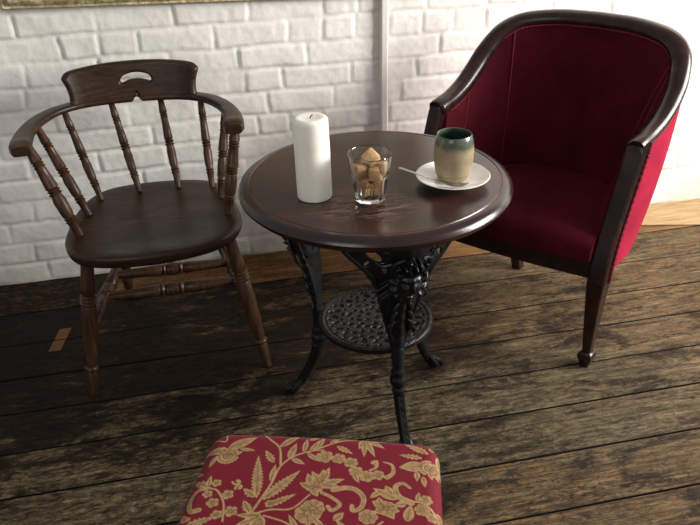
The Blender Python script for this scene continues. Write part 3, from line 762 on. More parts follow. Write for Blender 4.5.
# ------------------------------------------------------------------ captain's chair
def make_captain():
    cx = -.150
    e = empty('captains_chair', (cx, 2.05, 0), 'dark wooden captain\'s chair with turned spindles and a curved bow back against the wall', 'chair')
    # --- saddle seat
    out = [(-.376, 1.955), (-.374, 1.88), (-.343, 1.815), (-.275, 1.778), (-.15, 1.764), (-.03, 1.784), (.045, 1.828), (.082, 1.895), (.086, 1.97), (.070, 2.08), (.040, 2.17), (-.02, 2.218), (-.15, 2.238), (-.27, 2.222), (-.330, 2.165), (-.362, 2.07)]
    C = catmull([(a, b, 0) for a, b in out], 8, True); n = len(C); cen = Vector((-.152, 2.0, 0))
    rings = []
    def ring(sc, z, top=False):
        r = []
        for p in C:
            q = cen+(p-cen)*sc
            zz = z
            if top:
                u = (q.x-cen.x)/.24; v = (q.y-cen.y)/.24
                dish = max(0, 1-u*u*.9-((v+.05)**2)*.9)
                zz = z-.013*dish*min(1, (1-sc)*4)+.003*math.exp(-(u/.18)**2)*(1 if v < 0 else 0)*min(1, (1-sc)*5)
            r.append(Vector((q.x, q.y, zz)))
        return r
    for sc, z, tp in ((.001, .405, 0), (.6, .402, 0), (.95, .402, 0), (.978, .4035, 0), (.992, .409, 0), (1., .417, 0), (1., .427, 0), (.992, .4325, 0), (.97, .435, 1), (.94, .4355, 1), (.88, .4355, 1), (.8, .435, 1), (.68, .434, 1), (.5, .433, 1), (.3, .433, 1), (.12, .433, 1), (.001, .433, 1)):
        rings.append(ring(sc, z, tp))
    m = MB(); m.rings(rings); m.build('seat', M['elm'], e, sharp=60)
    # --- turned legs
    LP = [(0, .015), (.04, .0165), (.18, .0185), (.235, .020), (.245, .0165), (.258, .0225), (.27, .0175), (.283, .0225), (.295, .0175), (.308, .0225), (.322, .0175), (.34, .0195), (.45, .0215), (.58, .0205), (.72, .0165), (.775, .0145), (.785, .019), (.80, .0195), (.812, .0145), (.83, .0165), (.90, .0150), (.985, .0115), (1., .011)]
    legs = {'fl': ((-.322, 1.842, .405), (-.378, 1.807, .001)), 'fr': ((.046, 1.868, .405), (.113, 1.819, .001)), 'bl': ((-.268, 2.150, .405), (-.294, 2.326, .001)), 'br': ((-.010, 2.150, .405), (.072, 2.290, .001))}
    for k, (a, b) in legs.items():
        m = MB(); m.lathe(a, b, LP, 20); m.build('leg', M['elm_turned'], e, sharp=50)
    def on(k, z):
        a, b = legs[k]; t = (a[2]-z)/(a[2]-b[2]); return Vector(a)+(Vector(b)-Vector(a))*t
    SP = [(a, r*1.3) for a, r in [(0, .0085), (.1, .0105), (.3, .0125), (.40, .0140), (.41, .0115), (.43, .0155), (.45, .0115), (.455, .0145), (.5, .0155), (.545, .0145), (.55, .0115), (.57, .0155), (.59, .0115), (.6, .0140), (.7, .0125), (.9, .0105), (1., .0085)]]
    sides = []
    for f, b in (('fl', 'bl'), ('fr', 'br')):
        m = MB(); p, q = on(f, .185), on(b, .200); m.lathe(p, q, SP, 16); m.build('side_stretcher', M['elm_turned'], e, sharp=50); sides.append((p, q))
    for t in (.42, .70):
        p = sides[0][0].lerp(sides[0][1], t); q = sides[1][0].lerp(sides[1][1], t)
        m = MB(); m.lathe(p, q, SP, 16); m.build('cross_stretcher', M['elm_turned'], e, sharp=50)
    # --- bow arm
    AX = -.176
    half = [(.268, 1.985), (.274, 2.04), (.272, 2.11), (.256, 2.18), (.220, 2.245), (.165, 2.290), (.10, 2.312), (0, 2.322)]
    P = [(AX-a, b-(.016 if k == 0 else .008 if k == 1 else 0), 0) for k, (a, b) in enumerate(half)] + [(AX+a, b, 0) for a, b in half[-2::-1]]
    C = catmull(P, 20); n = len(C); rings = []
    L = [0]
    for i in range(1, n): L.append(L[-1]+(C[i]-C[i-1]).length)
    for i, p in enumerate(C):
        d = (C[min(i+1, n-1)]-C[max(i-1, 0)]).normalized(); nrm = Vector((-d.y, d.x, 0))
        if nrm.dot(Vector((AX, 2.05, 0))-p) > 0: nrm = -nrm     # outwards
        de = min(L[i], L[-1]-L[i])
        wd = .0215+.0075*max(0, 1-de/.16)                      # wider paddle hands
        if de < .016: wd *= .78+.22*(de/.016)
        th = .0115+.0025*max(0, 1-abs(de-.02)/.05)
        lift = .004*max(0, 1-de/.3)+(-.005*max(0, 1-de/.035))
        bk = min(1, max(0, (de-.15)/.15)); th -= .003*bk; c = p+Vector((0, 0, .6645+.0065*bk+lift))
        R = []
        for (a, b) in ((-1, -.55), (-.82, -.95), (-.4, -1.0), (.4, -1), (.82, -.95), (1, -.55), (1, .45), (.86, .88), (.4, 1), (-.4, 1), (-.86, .88), (-1, .45)):
            zl = max(b*th, min(th-.0006+.0005*b, .016-abs(p.x-AX-.012)*1.7)) if p.y > 2.2 else b*th
            R.append(c+nrm*a*wd+Vector((0, 0, zl)))
        rings.append(R)
    m = MB(); m.rings(rings); m.build('arm_bow', M['elm'], e, sharp=50)
    # --- crest rail on top of the bow
    Cm = catmull([(a, b, 0) for a, b in [(-.25, 2.212), (-.222, 2.240), (-.165, 2.286), (-.10, 2.307), (0, 2.316), (.10, 2.307), (.165, 2.286), (.222, 2.240), (.25, 2.212)]], 10)
    cxs = np.array([p.x for p in Cm]); cys = np.array([p.y for p in Cm])
    HWc = .179
    def sd(U, V):
        top = .776-.012*(np.abs(U)/HWc)**2.4
        wv = HWc-.006*np.sin(np.clip((V-.66)/.09, 0, 1)*pi)*1.3+.002
        bot = .662+.004*(np.abs(U)/HWc)**2
        k = .022
        ax = np.abs(U)-wv; az = V-top
        qx = np.maximum(ax+k, 0); qz = np.maximum(az+k, 0)
        s = np.minimum(np.maximum(ax, az)+k, 0)+np.sqrt(qx*qx+qz*qz)-k
        s = np.maximum(s, bot-V)
        # kidney hand hole
        uu = U-.010; vv = V-.7345-(-6.5*uu*uu)
        lx = np.maximum(np.abs(uu)-.034, 0); hole = np.sqrt(lx**2+vv**2)-.0092
        s = np.maximum(s, -hole)
        notch = (np.abs(U-.006)*1.7+(V-.688))*.5
        return np.maximum(s, -notch)
    def fm(U, V, W):
        y = np.interp(U, cxs, cys); dy = (np.interp(U+.002, cxs, cys)-np.interp(U-.002, cxs, cys))/.004
        nl = np.sqrt(1+dy*dy); lean = (V-.66)*.20
        nx = dy/nl; ny = -1/nl      # towards the sitter
        return AX+.006+U+nx*(W-lean), y+ny*(W-lean)-.0005, V
    plate('crest_rail', sd, (-.196, .196, .648, .780), .0028, fm, .024, M['elm'], e, pillow=.007, sharp=60)
    # --- spindles
    sp = [((-.430, 2.004), (-.339, 1.926), 1.35), ((-.424, 2.145), (-.325, 2.048), 1.15), ((-.366, 2.262), (-.298, 2.145), 1), ((-.240, 2.318), (-.191, 2.175), 1),
          ((-.098, 2.318), (-.078, 2.175), 1), ((.018, 2.262), (.020, 2.150), 1), ((.080, 2.150), (.040, 2.072), 1.1), ((.098, 2.012), (.052, 1.955), 1.35)]
    TP = [(0, .0085), (.08, .0095), (.17, .0115), (.18, .0090), (.195, .0120), (.21, .0090), (.225, .0120), (.24, .0098), (.34, .0115), (.46, .0130), (.47, .0100), (.487, .0140), (.503, .0100), (.52, .0140), (.535, .0105), (.6, .0130), (.74, .0120), (.78, .0100), (.795, .0125), (.81, .0095), (.825, .0125), (.84, .0100), (.93, .0085), (1, .0075)]
    for (a, b, s) in sp:
        m = MB(); m.lathe((a[0]+(a[0]-b[0])*.04, a[1]+(a[1]-b[1])*.04, .664), (b[0], b[1], .431), [(t, r*s) for t, r in TP], 16); m.build('spindle', M['elm_turned'], e, sharp=50)
make_captain()

# ------------------------------------------------------------------ tub armchair
def make_tub():
    O = Vector((.915, 1.92, 0)); b_ = Vector((.745, .667, 0)); s_ = Vector((.667, -.745, 0))
    def W(s, b, z): return O+s_*(s+.10*(b+.02))+b_*b+Vector((0, 0, z))   # the frame is slightly out of square
    e = empty('tub_armchair', O+b_*.03, 'crimson velvet tub armchair with dark mahogany show-wood frame and tapered legs', 'armchair')
    # --- top rail curve (s,b,z), right half from the front of the arm to the centre of the crest
    half = [(.300, -.043, .641), (.3005, -.020, .646), (.301, .030, .655), (.303, .090, .677), (.303, .145, .714), (.297, .197, .764), (.275, .250, .813), (.222, .298, .845), (.12, .335, .859), (0, .346, .862)]
    top = catmull([Vector(p) for p in half[::-1]] , 8)[::-1]
    top = [Vector((-p.x, p.y, p.z)) for p in top] + top[::-1][1:]       # left arm -> crest -> right arm
    top_l = [Vector((p.x*(1.045 if p.x > 0 else .99), p.y, p.z)) for p in top]
    n = len(top_l)
    # bottom curve on the seat rail level
    hb = [(.303, -.120, .30), (.306, -.04, .30), (.298, .05, .30), (.268, .14, .30), (.225, .215, .30), (.15, .262, .30), (.07, .275, .30), (0, .278, .30)]
    hc = catmull([Vector(p) for p in hb], 12)
    def resample(c, k):
        L = [0]
        for i in range(1, len(c)): L.append(L[-1]+(c[i]-c[i-1]).length)
        out = []
        for j in range(k):
            t = L[-1]*j/(k-1); i = min(len(c)-2, max(0, int(np.searchsorted(L, t))-1)); f = (t-L[i])/max(1e-9, L[i+1]-L[i]); out.append(c[i].lerp(c[i+1], f))
        return out
    K = 45
    tr = resample(top_l[9:-9], 2*K-1); br = resample(hc, K); br = [Vector((-p.x, p.y, p.z)) for p in br]+br[::-1][1:]
    N = len(tr)
    cen = Vector((0, .06, 0))
    def nrm(c, i):
        d = c[min(i+1, len(c)-1)]-c[max(i-1, 0)]; q = Vector((d.y, -d.x, 0)).normalized()
        if q.dot(Vector((c[i].x, c[i].y, 0))-cen) < 0: q = -q
        return q
    def shell(off_t, off_b, bulge, J=20, dz=0, zb=None):
        rows = []
        for j in range(J+1):
            v = j/J; row = []
            for i in range(N):
                nt = nrm(tr, i); nb = nrm(br, i)
                t = tr[i]+nt*off_t+Vector((0, 0, dz)); b = br[i]+nb*off_b
                if zb is not None: b = Vector((b.x, b.y, zb))
                p = b.lerp(t, v); nn = (nt*v+nb*(1-v))
                p = p+nn*bulge*sin(pi*v)**.8
                row.append(p)
            rows.append(row)
        return rows
    outer = shell(.006, .004, .012, dz=-.016, zb=.285); inner = shell(-.034, -.052, -.012, dz=-.036, zb=.36)
    m = MB(); J = len(outer)
    V = [W(*p) for r in outer for p in r]; off = len(V)
    F = []
    for j in range(J-1):
        for i in range(N-1): F.append((j*N+i, j*N+i+1, (j+1)*N+i+1, (j+1)*N+i))
    in2 = shell(-.010, -.012, .012, dz=-.018, zb=.287)
    V += [W(*p) for r in in2 for p in r]
    for j in range(J-1):
        for i in range(N-1): F.append((off+j*N+i, off+(j+1)*N+i, off+(j+1)*N+i+1, off+j*N+i+1))
    for i in range(N-1):
        F.append((i, off+i, off+i+1, i+1)); a = (J-1)*N; F.append((a+i, a+i+1, off+a+i+1, off+a+i))
    for j in range(J-1):
        F.append((j*N, (j+1)*N, off+(j+1)*N, off+j*N)); q = N-1; F.append((j*N+q, off+j*N+q, off+(j+1)*N+q, (j+1)*N+q))
    m.add(V, F); m.build('outer_upholstery', M['velvet_lit'], e, sharp=60)
    # inner padding
    m = MB(); V = [W(*p) for r in inner for p in r]; off = len(V); in3 = shell(-.011, -.013, .010, dz=-.020, zb=.36)
    V += [W(*p) for r in in3 for p in r]; F = []
    for j in range(J-1):
        for i in range(N-1): F.append((j*N+i, (j+1)*N+i, (j+1)*N+i+1, j*N+i+1)); F.append((off+j*N+i, off+j*N+i+1, off+(j+1)*N+i+1, off+(j+1)*N+i))
    for i in range(N-1):
        a = (J-1)*N; F.append((i, i+1, off+i+1, off+i)); F.append((a+i, off+a+i, off+a+i+1, a+i+1))
    for j in range(J-1):
        q = N-1; F.append((j*N, off+j*N, off+(j+1)*N, (j+1)*N)); F.append((j*N+q, (j+1)*N+q, off+(j+1)*N+q, off+j*N+q))
    m.add(V, F); pad = m.build('inner_upholstery', M['velvet'], e, sharp=60)
    # vertical seams with piping on the inner padding
    for i0, i1 in ((26, 25.5), (8, 8), (N-23, N-31), (N-21, N-25), (N-7, N-7)):
        P = []
        for j in range(2, J):
            f = i0+(i1-i0)*(1-j/(J-1)); i = int(f); fr = f-i
            p = inner[j][i].lerp(inner[j][min(N-1, i+1)], fr); q = nrm(tr, i); P.append(W(*(p-q*.001)))
        m = MB(); m.tube(P, .0024, 6); m.build('seam_piping', M['gimp'], pad)
    # gimp braid under the show wood, inside
    m = MB(); P = [W(*(tr[i]-nrm(tr, i)*.0355+Vector((0, 0, -.0365)))) for i in range(1, N-1)]
    C = catmull(P, 3); m.tube(C, [.0032+.0009*sin(k*1.9) for k in range(len(C))], 6); m.build('inner_braid', M['gimp'], e)
    # --- show wood: arms and crest in one sweep
    m = MB(); rings = []
    C = top_l
    for i, p in enumerate(C):
        q = nrm(C, i); t = (C[min(i+1, n-1)]-C[max(i-1, 0)]).normalized(); up = t.cross(q).normalized()
        if up.z < 0: up = -up
        R = []
        f = 1 if 2 < i < n-3 else (.97, .93, .84)[2-min(i, n-1-i)]
        for (a, c) in ((-.036, -.036), (-.041, -.024), (-.036, -.008), (-.020, .003), (.000, .003), (.011, -.005), (.013, -.018), (.008, -.030)):
            R.append(W(*(p+q*a*f+up*c)))
        rings.append(R)
    m.rings(rings); m.build('top_rail', M['mahogany'], e, sharp=55)
    # --- front posts running down into tapered front legs
    for sg in (-1, 1):
        m = MB()
        ax = [  # (s, b, z, half width s, half depth b)
            (.288, -.020, .639, .0225, .014), (.288, -.024, .630, .0240, .0160), (.288, -.030, .610, .0250, .018), (.289, -.048, .55, .0245, .019), (.291, -.075, .47, .0240, .020), (.294, -.102, .40, .0235, .021), (.299, -.126, .33, .0235, .022), (.300, -.134, .27, .0240, .0230)]
        R = []
        for (s, b, z, hs, hb_) in ax:
            s += (.018*max(0, (z-.3)/.34) if sg > 0 else 0); hs *= 1 if sg > 0 else .84; r = .005
            pts = [(-hs+r, -hb_), (hs-r, -hb_), (hs, -hb_+r), (hs, hb_-r), (hs-r, hb_), (-hs+r, hb_), (-hs, hb_-r), (-hs, -hb_+r)]
            R.append([W(sg*s+u, b+v, z) for u, v in pts])
        m.rings(R); m.build('arm_post', M['mahogany'], e, sharp=40)
        m = MB(); R = []
        for (s, b, z, h) in ((.300, -.1345, .269, .0235), (.3015, -.139, .20, .0200), (.304, -.146, .10, .0145), (.305, -.150, .050, .0110)):
            r = .003; pts = [(-h+r, -h), (h-r, -h), (h, -h+r), (h, h-r), (h-r, h), (-h+r, h), (-h, h-r), (-h, -h+r)]
            R.append([W(sg*s+u, b+v, z) for u, v in pts])
        m.rings(R); lg = m.build('leg', M['mahogany'], e, sharp=40)
        m = MB(); R = []
        for (z, h) in ((.050, .0140), (.046, .0185), (.038, .0205), (.032, .0200), (.012, .0140), (.0005, .0115)):
            R.append([W(sg*.3055+u*h, -.151+v*h, z) for u, v in ((-1, -.8), (-.8, -1), (.8, -1), (1, -.8), (1, .8), (.8, 1), (-.8, 1), (-1, .8))])
        m.rings(R); m.build('spade_foot', M['mahogany'], lg, sharp=30)
        # outside braid beside the post
        m = MB(); C = catmull([W(sg*(s+hs+.003)+(.018*max(0, (z-.3)/.34) if sg > 0 else .004), b+hb_*.3, z) for (s, b, z, hs, hb_) in ax], 16)
        m.tube(C, [.0036+.0014*sin(k*1.7) for k in range(len(C))], 6); m.build('post_braid', M['gimp'], e)
        # back legs, raked
        m = MB(); R = []
        for (s, b, z, h) in ((.165, .228, .300, .021), (.155, .232, .18, .019), (.142, .243, .07, .0165), (.135, .252, .0005, .0155)):
            R.append([W(sg*s+u*h, b+v*h, z) for u, v in ((-1, -.8), (-.8, -1), (.8, -1), (1, -.8), (1, .8), (.8, 1), (-.8, 1), (-1, .8))])
        m.rings(R); m.build('leg', M['mahogany'], e, sharp=40)
    # --- seat rail (front) and side/back rails
    m = MB(); R = []
    for k in range(25):
        u = -1+2*k/24; s = .280*u; b = -.142-.016*(1-u*u)
        R.append([W(s, b+db, z) for db, z in ((0, .276), (0, .328), (.004, .332), (.026, .332), (.026, .276))])
    m.rings(R); m.build('seat_rail', M['mahogany'], e, sharp=40)
    # --- seat cushion
    def half_w(b): return np.interp(b, [-.16, -.1, 0, .08, .14, .19, .225], [.277, .270, .260, .246, .224, .185, .13])
    m = MB(); rows = []; NB = 26; NS = 30
    def cushion_top(u, b):
        fb = (b+.155)/.38; ed = max(0, 1-abs(u)**6)*1; fr = min(1, max(0, (b+.160)/.045)); 
        return .345+.060*sqrt(max(0, 1-(1-fr)**2))*(.80+.20*ed)+.012*(1-u*u)*sin(pi*min(1, fb*.9+.05))
    Vt = []; Vb = []; F = []
    for j in range(NB+1):
        v = j/NB; b0 = -.160+.385*(v**1.35)
        for i in range(NS+1):
            u = -1+2*i/NS; bb = b0-.016*(1-u*u)*(1-v); s = u*float(half_w(b0))
            Vt.append(W(s, bb, cushion_top(u, b0))); Vb.append(W(s, bb, .3335))
    nn = (NS+1); tot = len(Vt)
    for j in range(NB):
        for i in range(NS):
            a = j*nn+i; F.append((a, a+1, a+nn+1, a+nn)); F.append((tot+a, tot+a+nn, tot+a+nn+1, tot+a+1))
    for i in range(NS):
        F.append((i, tot+i, tot+i+1, i+1)); a = NB*nn+i; F.append((a, a+1, tot+a+1, tot+a))
    for j in range(NB):
        a = j*nn; F.append((a, a+nn, tot+a+nn, tot+a)); a = j*nn+NS; F.append((a, tot+a, tot+a+nn, a+nn))
    m.add(Vt+Vb, F); m.build('seat_cushion', M['velvet'], e, sharp=70)
make_tub()

# ------------------------------------------------------------------ brocade stool
MOTIFS = []
#MOTIFS_BEGIN
MOTIFS = [
    ('l', -0.156, 0.05, -0.1135, 0.0198, 0.0091, 0),
    ('l', -0.1581, 0.0549, -0.195, 0.0626, 0.0077, 0),
    ('l', -0.137, 0.0509, -0.1092, 0.0534, 0.0035, 0),
    ('l', -0.1717, 0.0725, -0.1759, 0.0981, 0.0035, 0),
    ('p', -0.1526, 0.0687, 0.0133, -1.57),
    ('s', [(-0.1865, 0.0279), (-0.1656, 0.0337), (-0.1676, 0.014)], 0.0011, 0.0011),
    ('s', [(-0.0893, 0.2014), (-0.0778, 0.1649), (-0.0672, 0.1266), (-0.0613, 0.0911), (-0.0461, 0.0671), (-0.022, 0.0513), (0.0038, 0.0445)], 0.002, 0.0011),
    ('s', [(-0.061, 0.0843), (-0.0702, 0.0456), (-0.0919, 0.0231), (-0.1083, 0.0044)], 0.0018, 0.0013),
    ('l', -0.0706, 0.0432, -0.0394, 0.0066, 0.0056, 0),
    ('l', -0.0505, 0.0698, -0.0439, 0.0315, 0.0056, 0),
    ('l', -0.0456, 0.0694, -0.0223, 0.0812, 0.0045, 0),
    ('l', -0.0732, 0.0808, -0.0925, 0.0521, 0.0049, 0.3),
    ('l', -0.0286, 0.0518, -0.0272, 0.018, 0.0042, 0),
    ('l', -0.0184, 0.0533, -0.0061, 0.0213, 0.0042, 0),
    ('l', -0.0213, 0.0559, 0.0009, 0.0726, 0.0042, 0),
    ('l', -0.0837, 0.1593, -0.1016, 0.0646, 0.007, 0.22),
    ('l', -0.0738, 0.1625, -0.0266, 0.095, 0.0077, 0.22),
    ('l', -0.0696, 0.1225, -0.0691, 0.085, 0.0042, 0),
    ('c', -0.1149, 0.139, 0.007, 2.5, 0.8, 0.0017, 1),
    ('c', -0.1211, 0.1267, 0.0077, 3.0, 0.7, 0.0018, -1),
    ('l', -0.0871, 0.1575, -0.1082, 0.1406, 0.0056, 0.3),
    ('l', -0.0875, 0.1896, -0.1024, 0.1649, 0.0056, 0.2),
    ('s', [(-0.0877, 0.1955), (-0.0593, 0.1813), (-0.0271, 0.1767), (-0.0045, 0.1465)], 0.0018, 0.0011),
    ('l', -0.0664, 0.176, -0.0246, 0.1462, 0.0049, 0.2),
    ('f', -0.0616, 0.1696, 0.0056, 6, 0),
    ('l', -0.0036, 0.1319, 0.0051, 0.1034, 0.0056, 0),
    ('l', -0.0036, 0.1319, -0.0237, 0.123, 0.0056, 0),
    ('l', -0.0036, 0.1319, -0.0145, 0.1006, 0.0056, 0),
    ('l', -0.0036, 0.1319, 0.0146, 0.1283, 0.0056, 0),
    ('l', -0.0036, 0.1319, 0.0082, 0.1496, 0.0056, 0),
    ('f', -0.0036, 0.1319, 0.007, 5, 0),
    ('f', -0.002, 0.1843, 0.0154, 8, 0.3),
    ('s', [(-0.1612, 0.1429), (-0.1471, 0.148), (-0.1309, 0.1734), (-0.1232, 0.2082)], 0.0017, 0.0014),
    ('s', [(-0.1612, 0.1429), (-0.1794, 0.1507), (-0.1838, 0.1718), (-0.1761, 0.1913), (-0.1649, 0.1883)], 0.0028, 0.0045),
    ('f', -0.1533, 0.1315, 0.0063, 5, 0.4),
    ('f', -0.1607, 0.1554, 0.0063, 5, 0.4),
    ('f', -0.148, 0.1728, 0.0077, 5, 0.4),
    ('f', -0.1296, 0.1549, 0.0077, 5, 0.4),
    ('f', -0.1164, 0.1882, 0.0084, 5, 0.4),
    ('f', -0.1355, 0.1957, 0.007, 5, 0.4),
    ('l', -0.1649, 0.141, -0.1896, 0.128, 0.0063, 0.3),
    ('l', -0.1649, 0.141, -0.166, 0.1152, 0.0035, 0),
    ('l', -0.1932, 0.1063, -0.1793, 0.114, 0.0028, 0),
    ('c', -0.1808, 0.2054, 0.007, 0, 0.9, 0.002, 1),
    ('s', [(-0.0217, 0.0536), (0.0059, 0.0348), (0.0345, 0.0181), (0.0661, 0.0083)], 0.0015, 0.0013),
    ('l', 0.0696, 0.0095, 0.1072, 0.0101, 0.005, 0),
    ('l', 0.0696, 0.0095, 0.1047, 0.0319, 0.005, 0),
    ('l', 0.0696, 0.0095, 0.0893, 0.0541, 0.005, 0),
    ('l', 0.0696, 0.0095, 0.0713, 0.0555, 0.005, 0),
    ('l', 0.0696, 0.0095, 0.0616, 0.0376, 0.005, 0),
    ('l', 0.0696, 0.0095, 0.0883, 0.0066, 0.005, 0),
    ('l', 0.0243, 0.0334, 0.0527, 0.05, 0.0045, 0.25),
    ('l', 0.0123, 0.0319, 0.0296, 0.0038, 0.0039, 0),
    ('l', -0.0068, 0.0406, 0.0011, 0.0109, 0.0042, 0),
    ('l', -0.0231, 0.0226, -0.0047, 0.0064, 0.0042, 0),
    ('f', 0.0076, 0.0606, 0.0112, 6, 0.2),
    ('f', 0.0309, 0.0633, 0.0091, 6, 0.2),
    ('f', 0.0513, 0.0708, 0.0091, 6, 0.2),
    ('f', 0.061, 0.0901, 0.0091, 6, 0.2),
    ('f', 0.0792, 0.0996, 0.0098, 6, 0.2),
    ('f', 0.0963, 0.0951, 0.0084, 6, 0.2),
    ('c', 0.0884, 0.0678, 0.007, 1.2, 0.7, 0.0021, -1),
    ('s', [(0.0831, 0.0861), (0.0937, 0.0764), (0.093, 0.0629)], 0.0018, 0.0018),
    ('s', [(0.1045, 0.0643), (0.1176, 0.07), (0.1198, 0.0876), (0.1107, 0.0992)], 0.0014, 0.0042),
    ('l', 0.0582, 0.0947, 0.0678, 0.1155, 0.0042, 0),
    ('l', 0.169, 0.0659, 0.1289, 0.0736, 0.0105, 0),
    ('l', 0.1659, 0.048, 0.1283, 0.0441, 0.0045, 0.3),
    ('l', 0.1759, 0.0357, 0.1361, 0.0151, 0.0056, 0.25),
    ('l', 0.1794, 0.026, 0.1865, 0.0112, 0.0042, 0),
    ('l', 0.1577, 0.0801, 0.1576, 0.1018, 0.0042, 0),
    ('l', 0.1671, 0.0903, 0.1699, 0.1135, 0.0039, 0),
    ('p', 0.1769, 0.0697, 0.0126, 0.3),
    ('l', 0.1926, 0.0297, 0.1956, 0.0793, 0.0049, 0),
    ('l', 0.0095, 0.1245, 0.0453, 0.1088, 0.0059, 0.1),
    ('l', 0.0095, 0.1245, 0.0187, 0.0847, 0.0059, 0.1),
    ('l', 0.0095, 0.1245, -0.0088, 0.0958, 0.0059, 0.1),
    ('l', 0.0095, 0.1245, 0.0097, 0.0898, 0.0059, 0.1),
    ('l', 0.0095, 0.1245, 0.0392, 0.1263, 0.0059, 0.1),
    ('f', 0.0054, 0.1291, 0.0084, 6, 0),
    ('s', [(0.0307, 0.1333), (0.0487, 0.1276), (0.0644, 0.1305), (0.0771, 0.1459), (0.0747, 0.1661), (0.0634, 0.1729), (0.0611, 0.1633)], 0.0048, 0.0031),
    ('s', [(0.0131, 0.141), (0.0295, 0.1498), (0.043, 0.1628), (0.0325, 0.1756), (0.0257, 0.1682)], 0.0028, 0.0031),
    ('l', 0.1275, 0.1437, 0.0901, 0.1242, 0.007, 0),
    ('l', 0.1196, 0.1342, 0.1083, 0.1164, 0.0056, 0),
    ('l', 0.1012, 0.1295, 0.0868, 0.1451, 0.0042, 0),
    ('s', [(0.1485, 0.148), (0.1303, 0.1374), (0.1247, 0.1172), (0.1359, 0.1091), (0.1468, 0.1175)], 0.0056, 0.002),
    ('s', [(0.1381, 0.1509), (0.159, 0.1451), (0.1767, 0.1556), (0.1921, 0.1775)], 0.0018, 0.0017),
    ('l', 0.1575, 0.1452, 0.1606, 0.1246, 0.0035, 0),
    ('f', 0.171, 0.1401, 0.0077, 6, 0.1),
    ('f', 0.1648, 0.1605, 0.0091, 6, 0.1),
    ('f', 0.1792, 0.1729, 0.007, 6, 0.1),
    ('f', 0.1923, 0.1698, 0.0084, 6, 0.1),
    ('l', 0.1429, 0.1855, 0.1485, 0.152, 0.007, 0),
    ('l', 0.1411, 0.1506, 0.1233, 0.1561, 0.0056, 0),
    ('l', 0.1117, 0.163, 0.0902, 0.1509, 0.007, 0),
    ('l', 0.1117, 0.163, 0.0991, 0.1501, 0.007, 0),
    ('l', 0.1117, 0.163, 0.1292, 0.1556, 0.007, 0),
    ('l', 0.1117, 0.163, 0.1324, 0.1671, 0.007, 0),
    ('l', 0.1117, 0.163, 0.1241, 0.1833, 0.007, 0),
    ('l', 0.1117, 0.163, 0.0945, 0.1742, 0.007, 0),
    ('f', 0.1117, 0.163, 0.0112, 7, 0),
    ('f', 0.0862, 0.1827, 0.0112, 7, 0),
    ('f', 0.004, 0.174, 0.014, 8, 0),
    ('l', 0.0375, 0.1944, 0.0505, 0.1779, 0.0056, 0),
    ('l', 0.1023, 0.1539, 0.1002, 0.1419, 0.0042, 0),
]
def _again(m):      # the woven repeat continues towards the sitter, mirrored
    t = lambda u, v: (-u, v+.185)
    if m[0] == 's': return ('s', [t(*p) for p in m[1]])+m[2:]
    if m[0] == 'l': return ('l',)+t(m[1], m[2])+t(m[3], m[4])+m[5:]
    if m[0] == 'p': return ('p',)+t(m[1], m[2])+(m[3], pi-m[4])
    return (m[0],)+t(m[1], m[2])+m[3:]
MOTIFS += [_again(m) for m in MOTIFS]
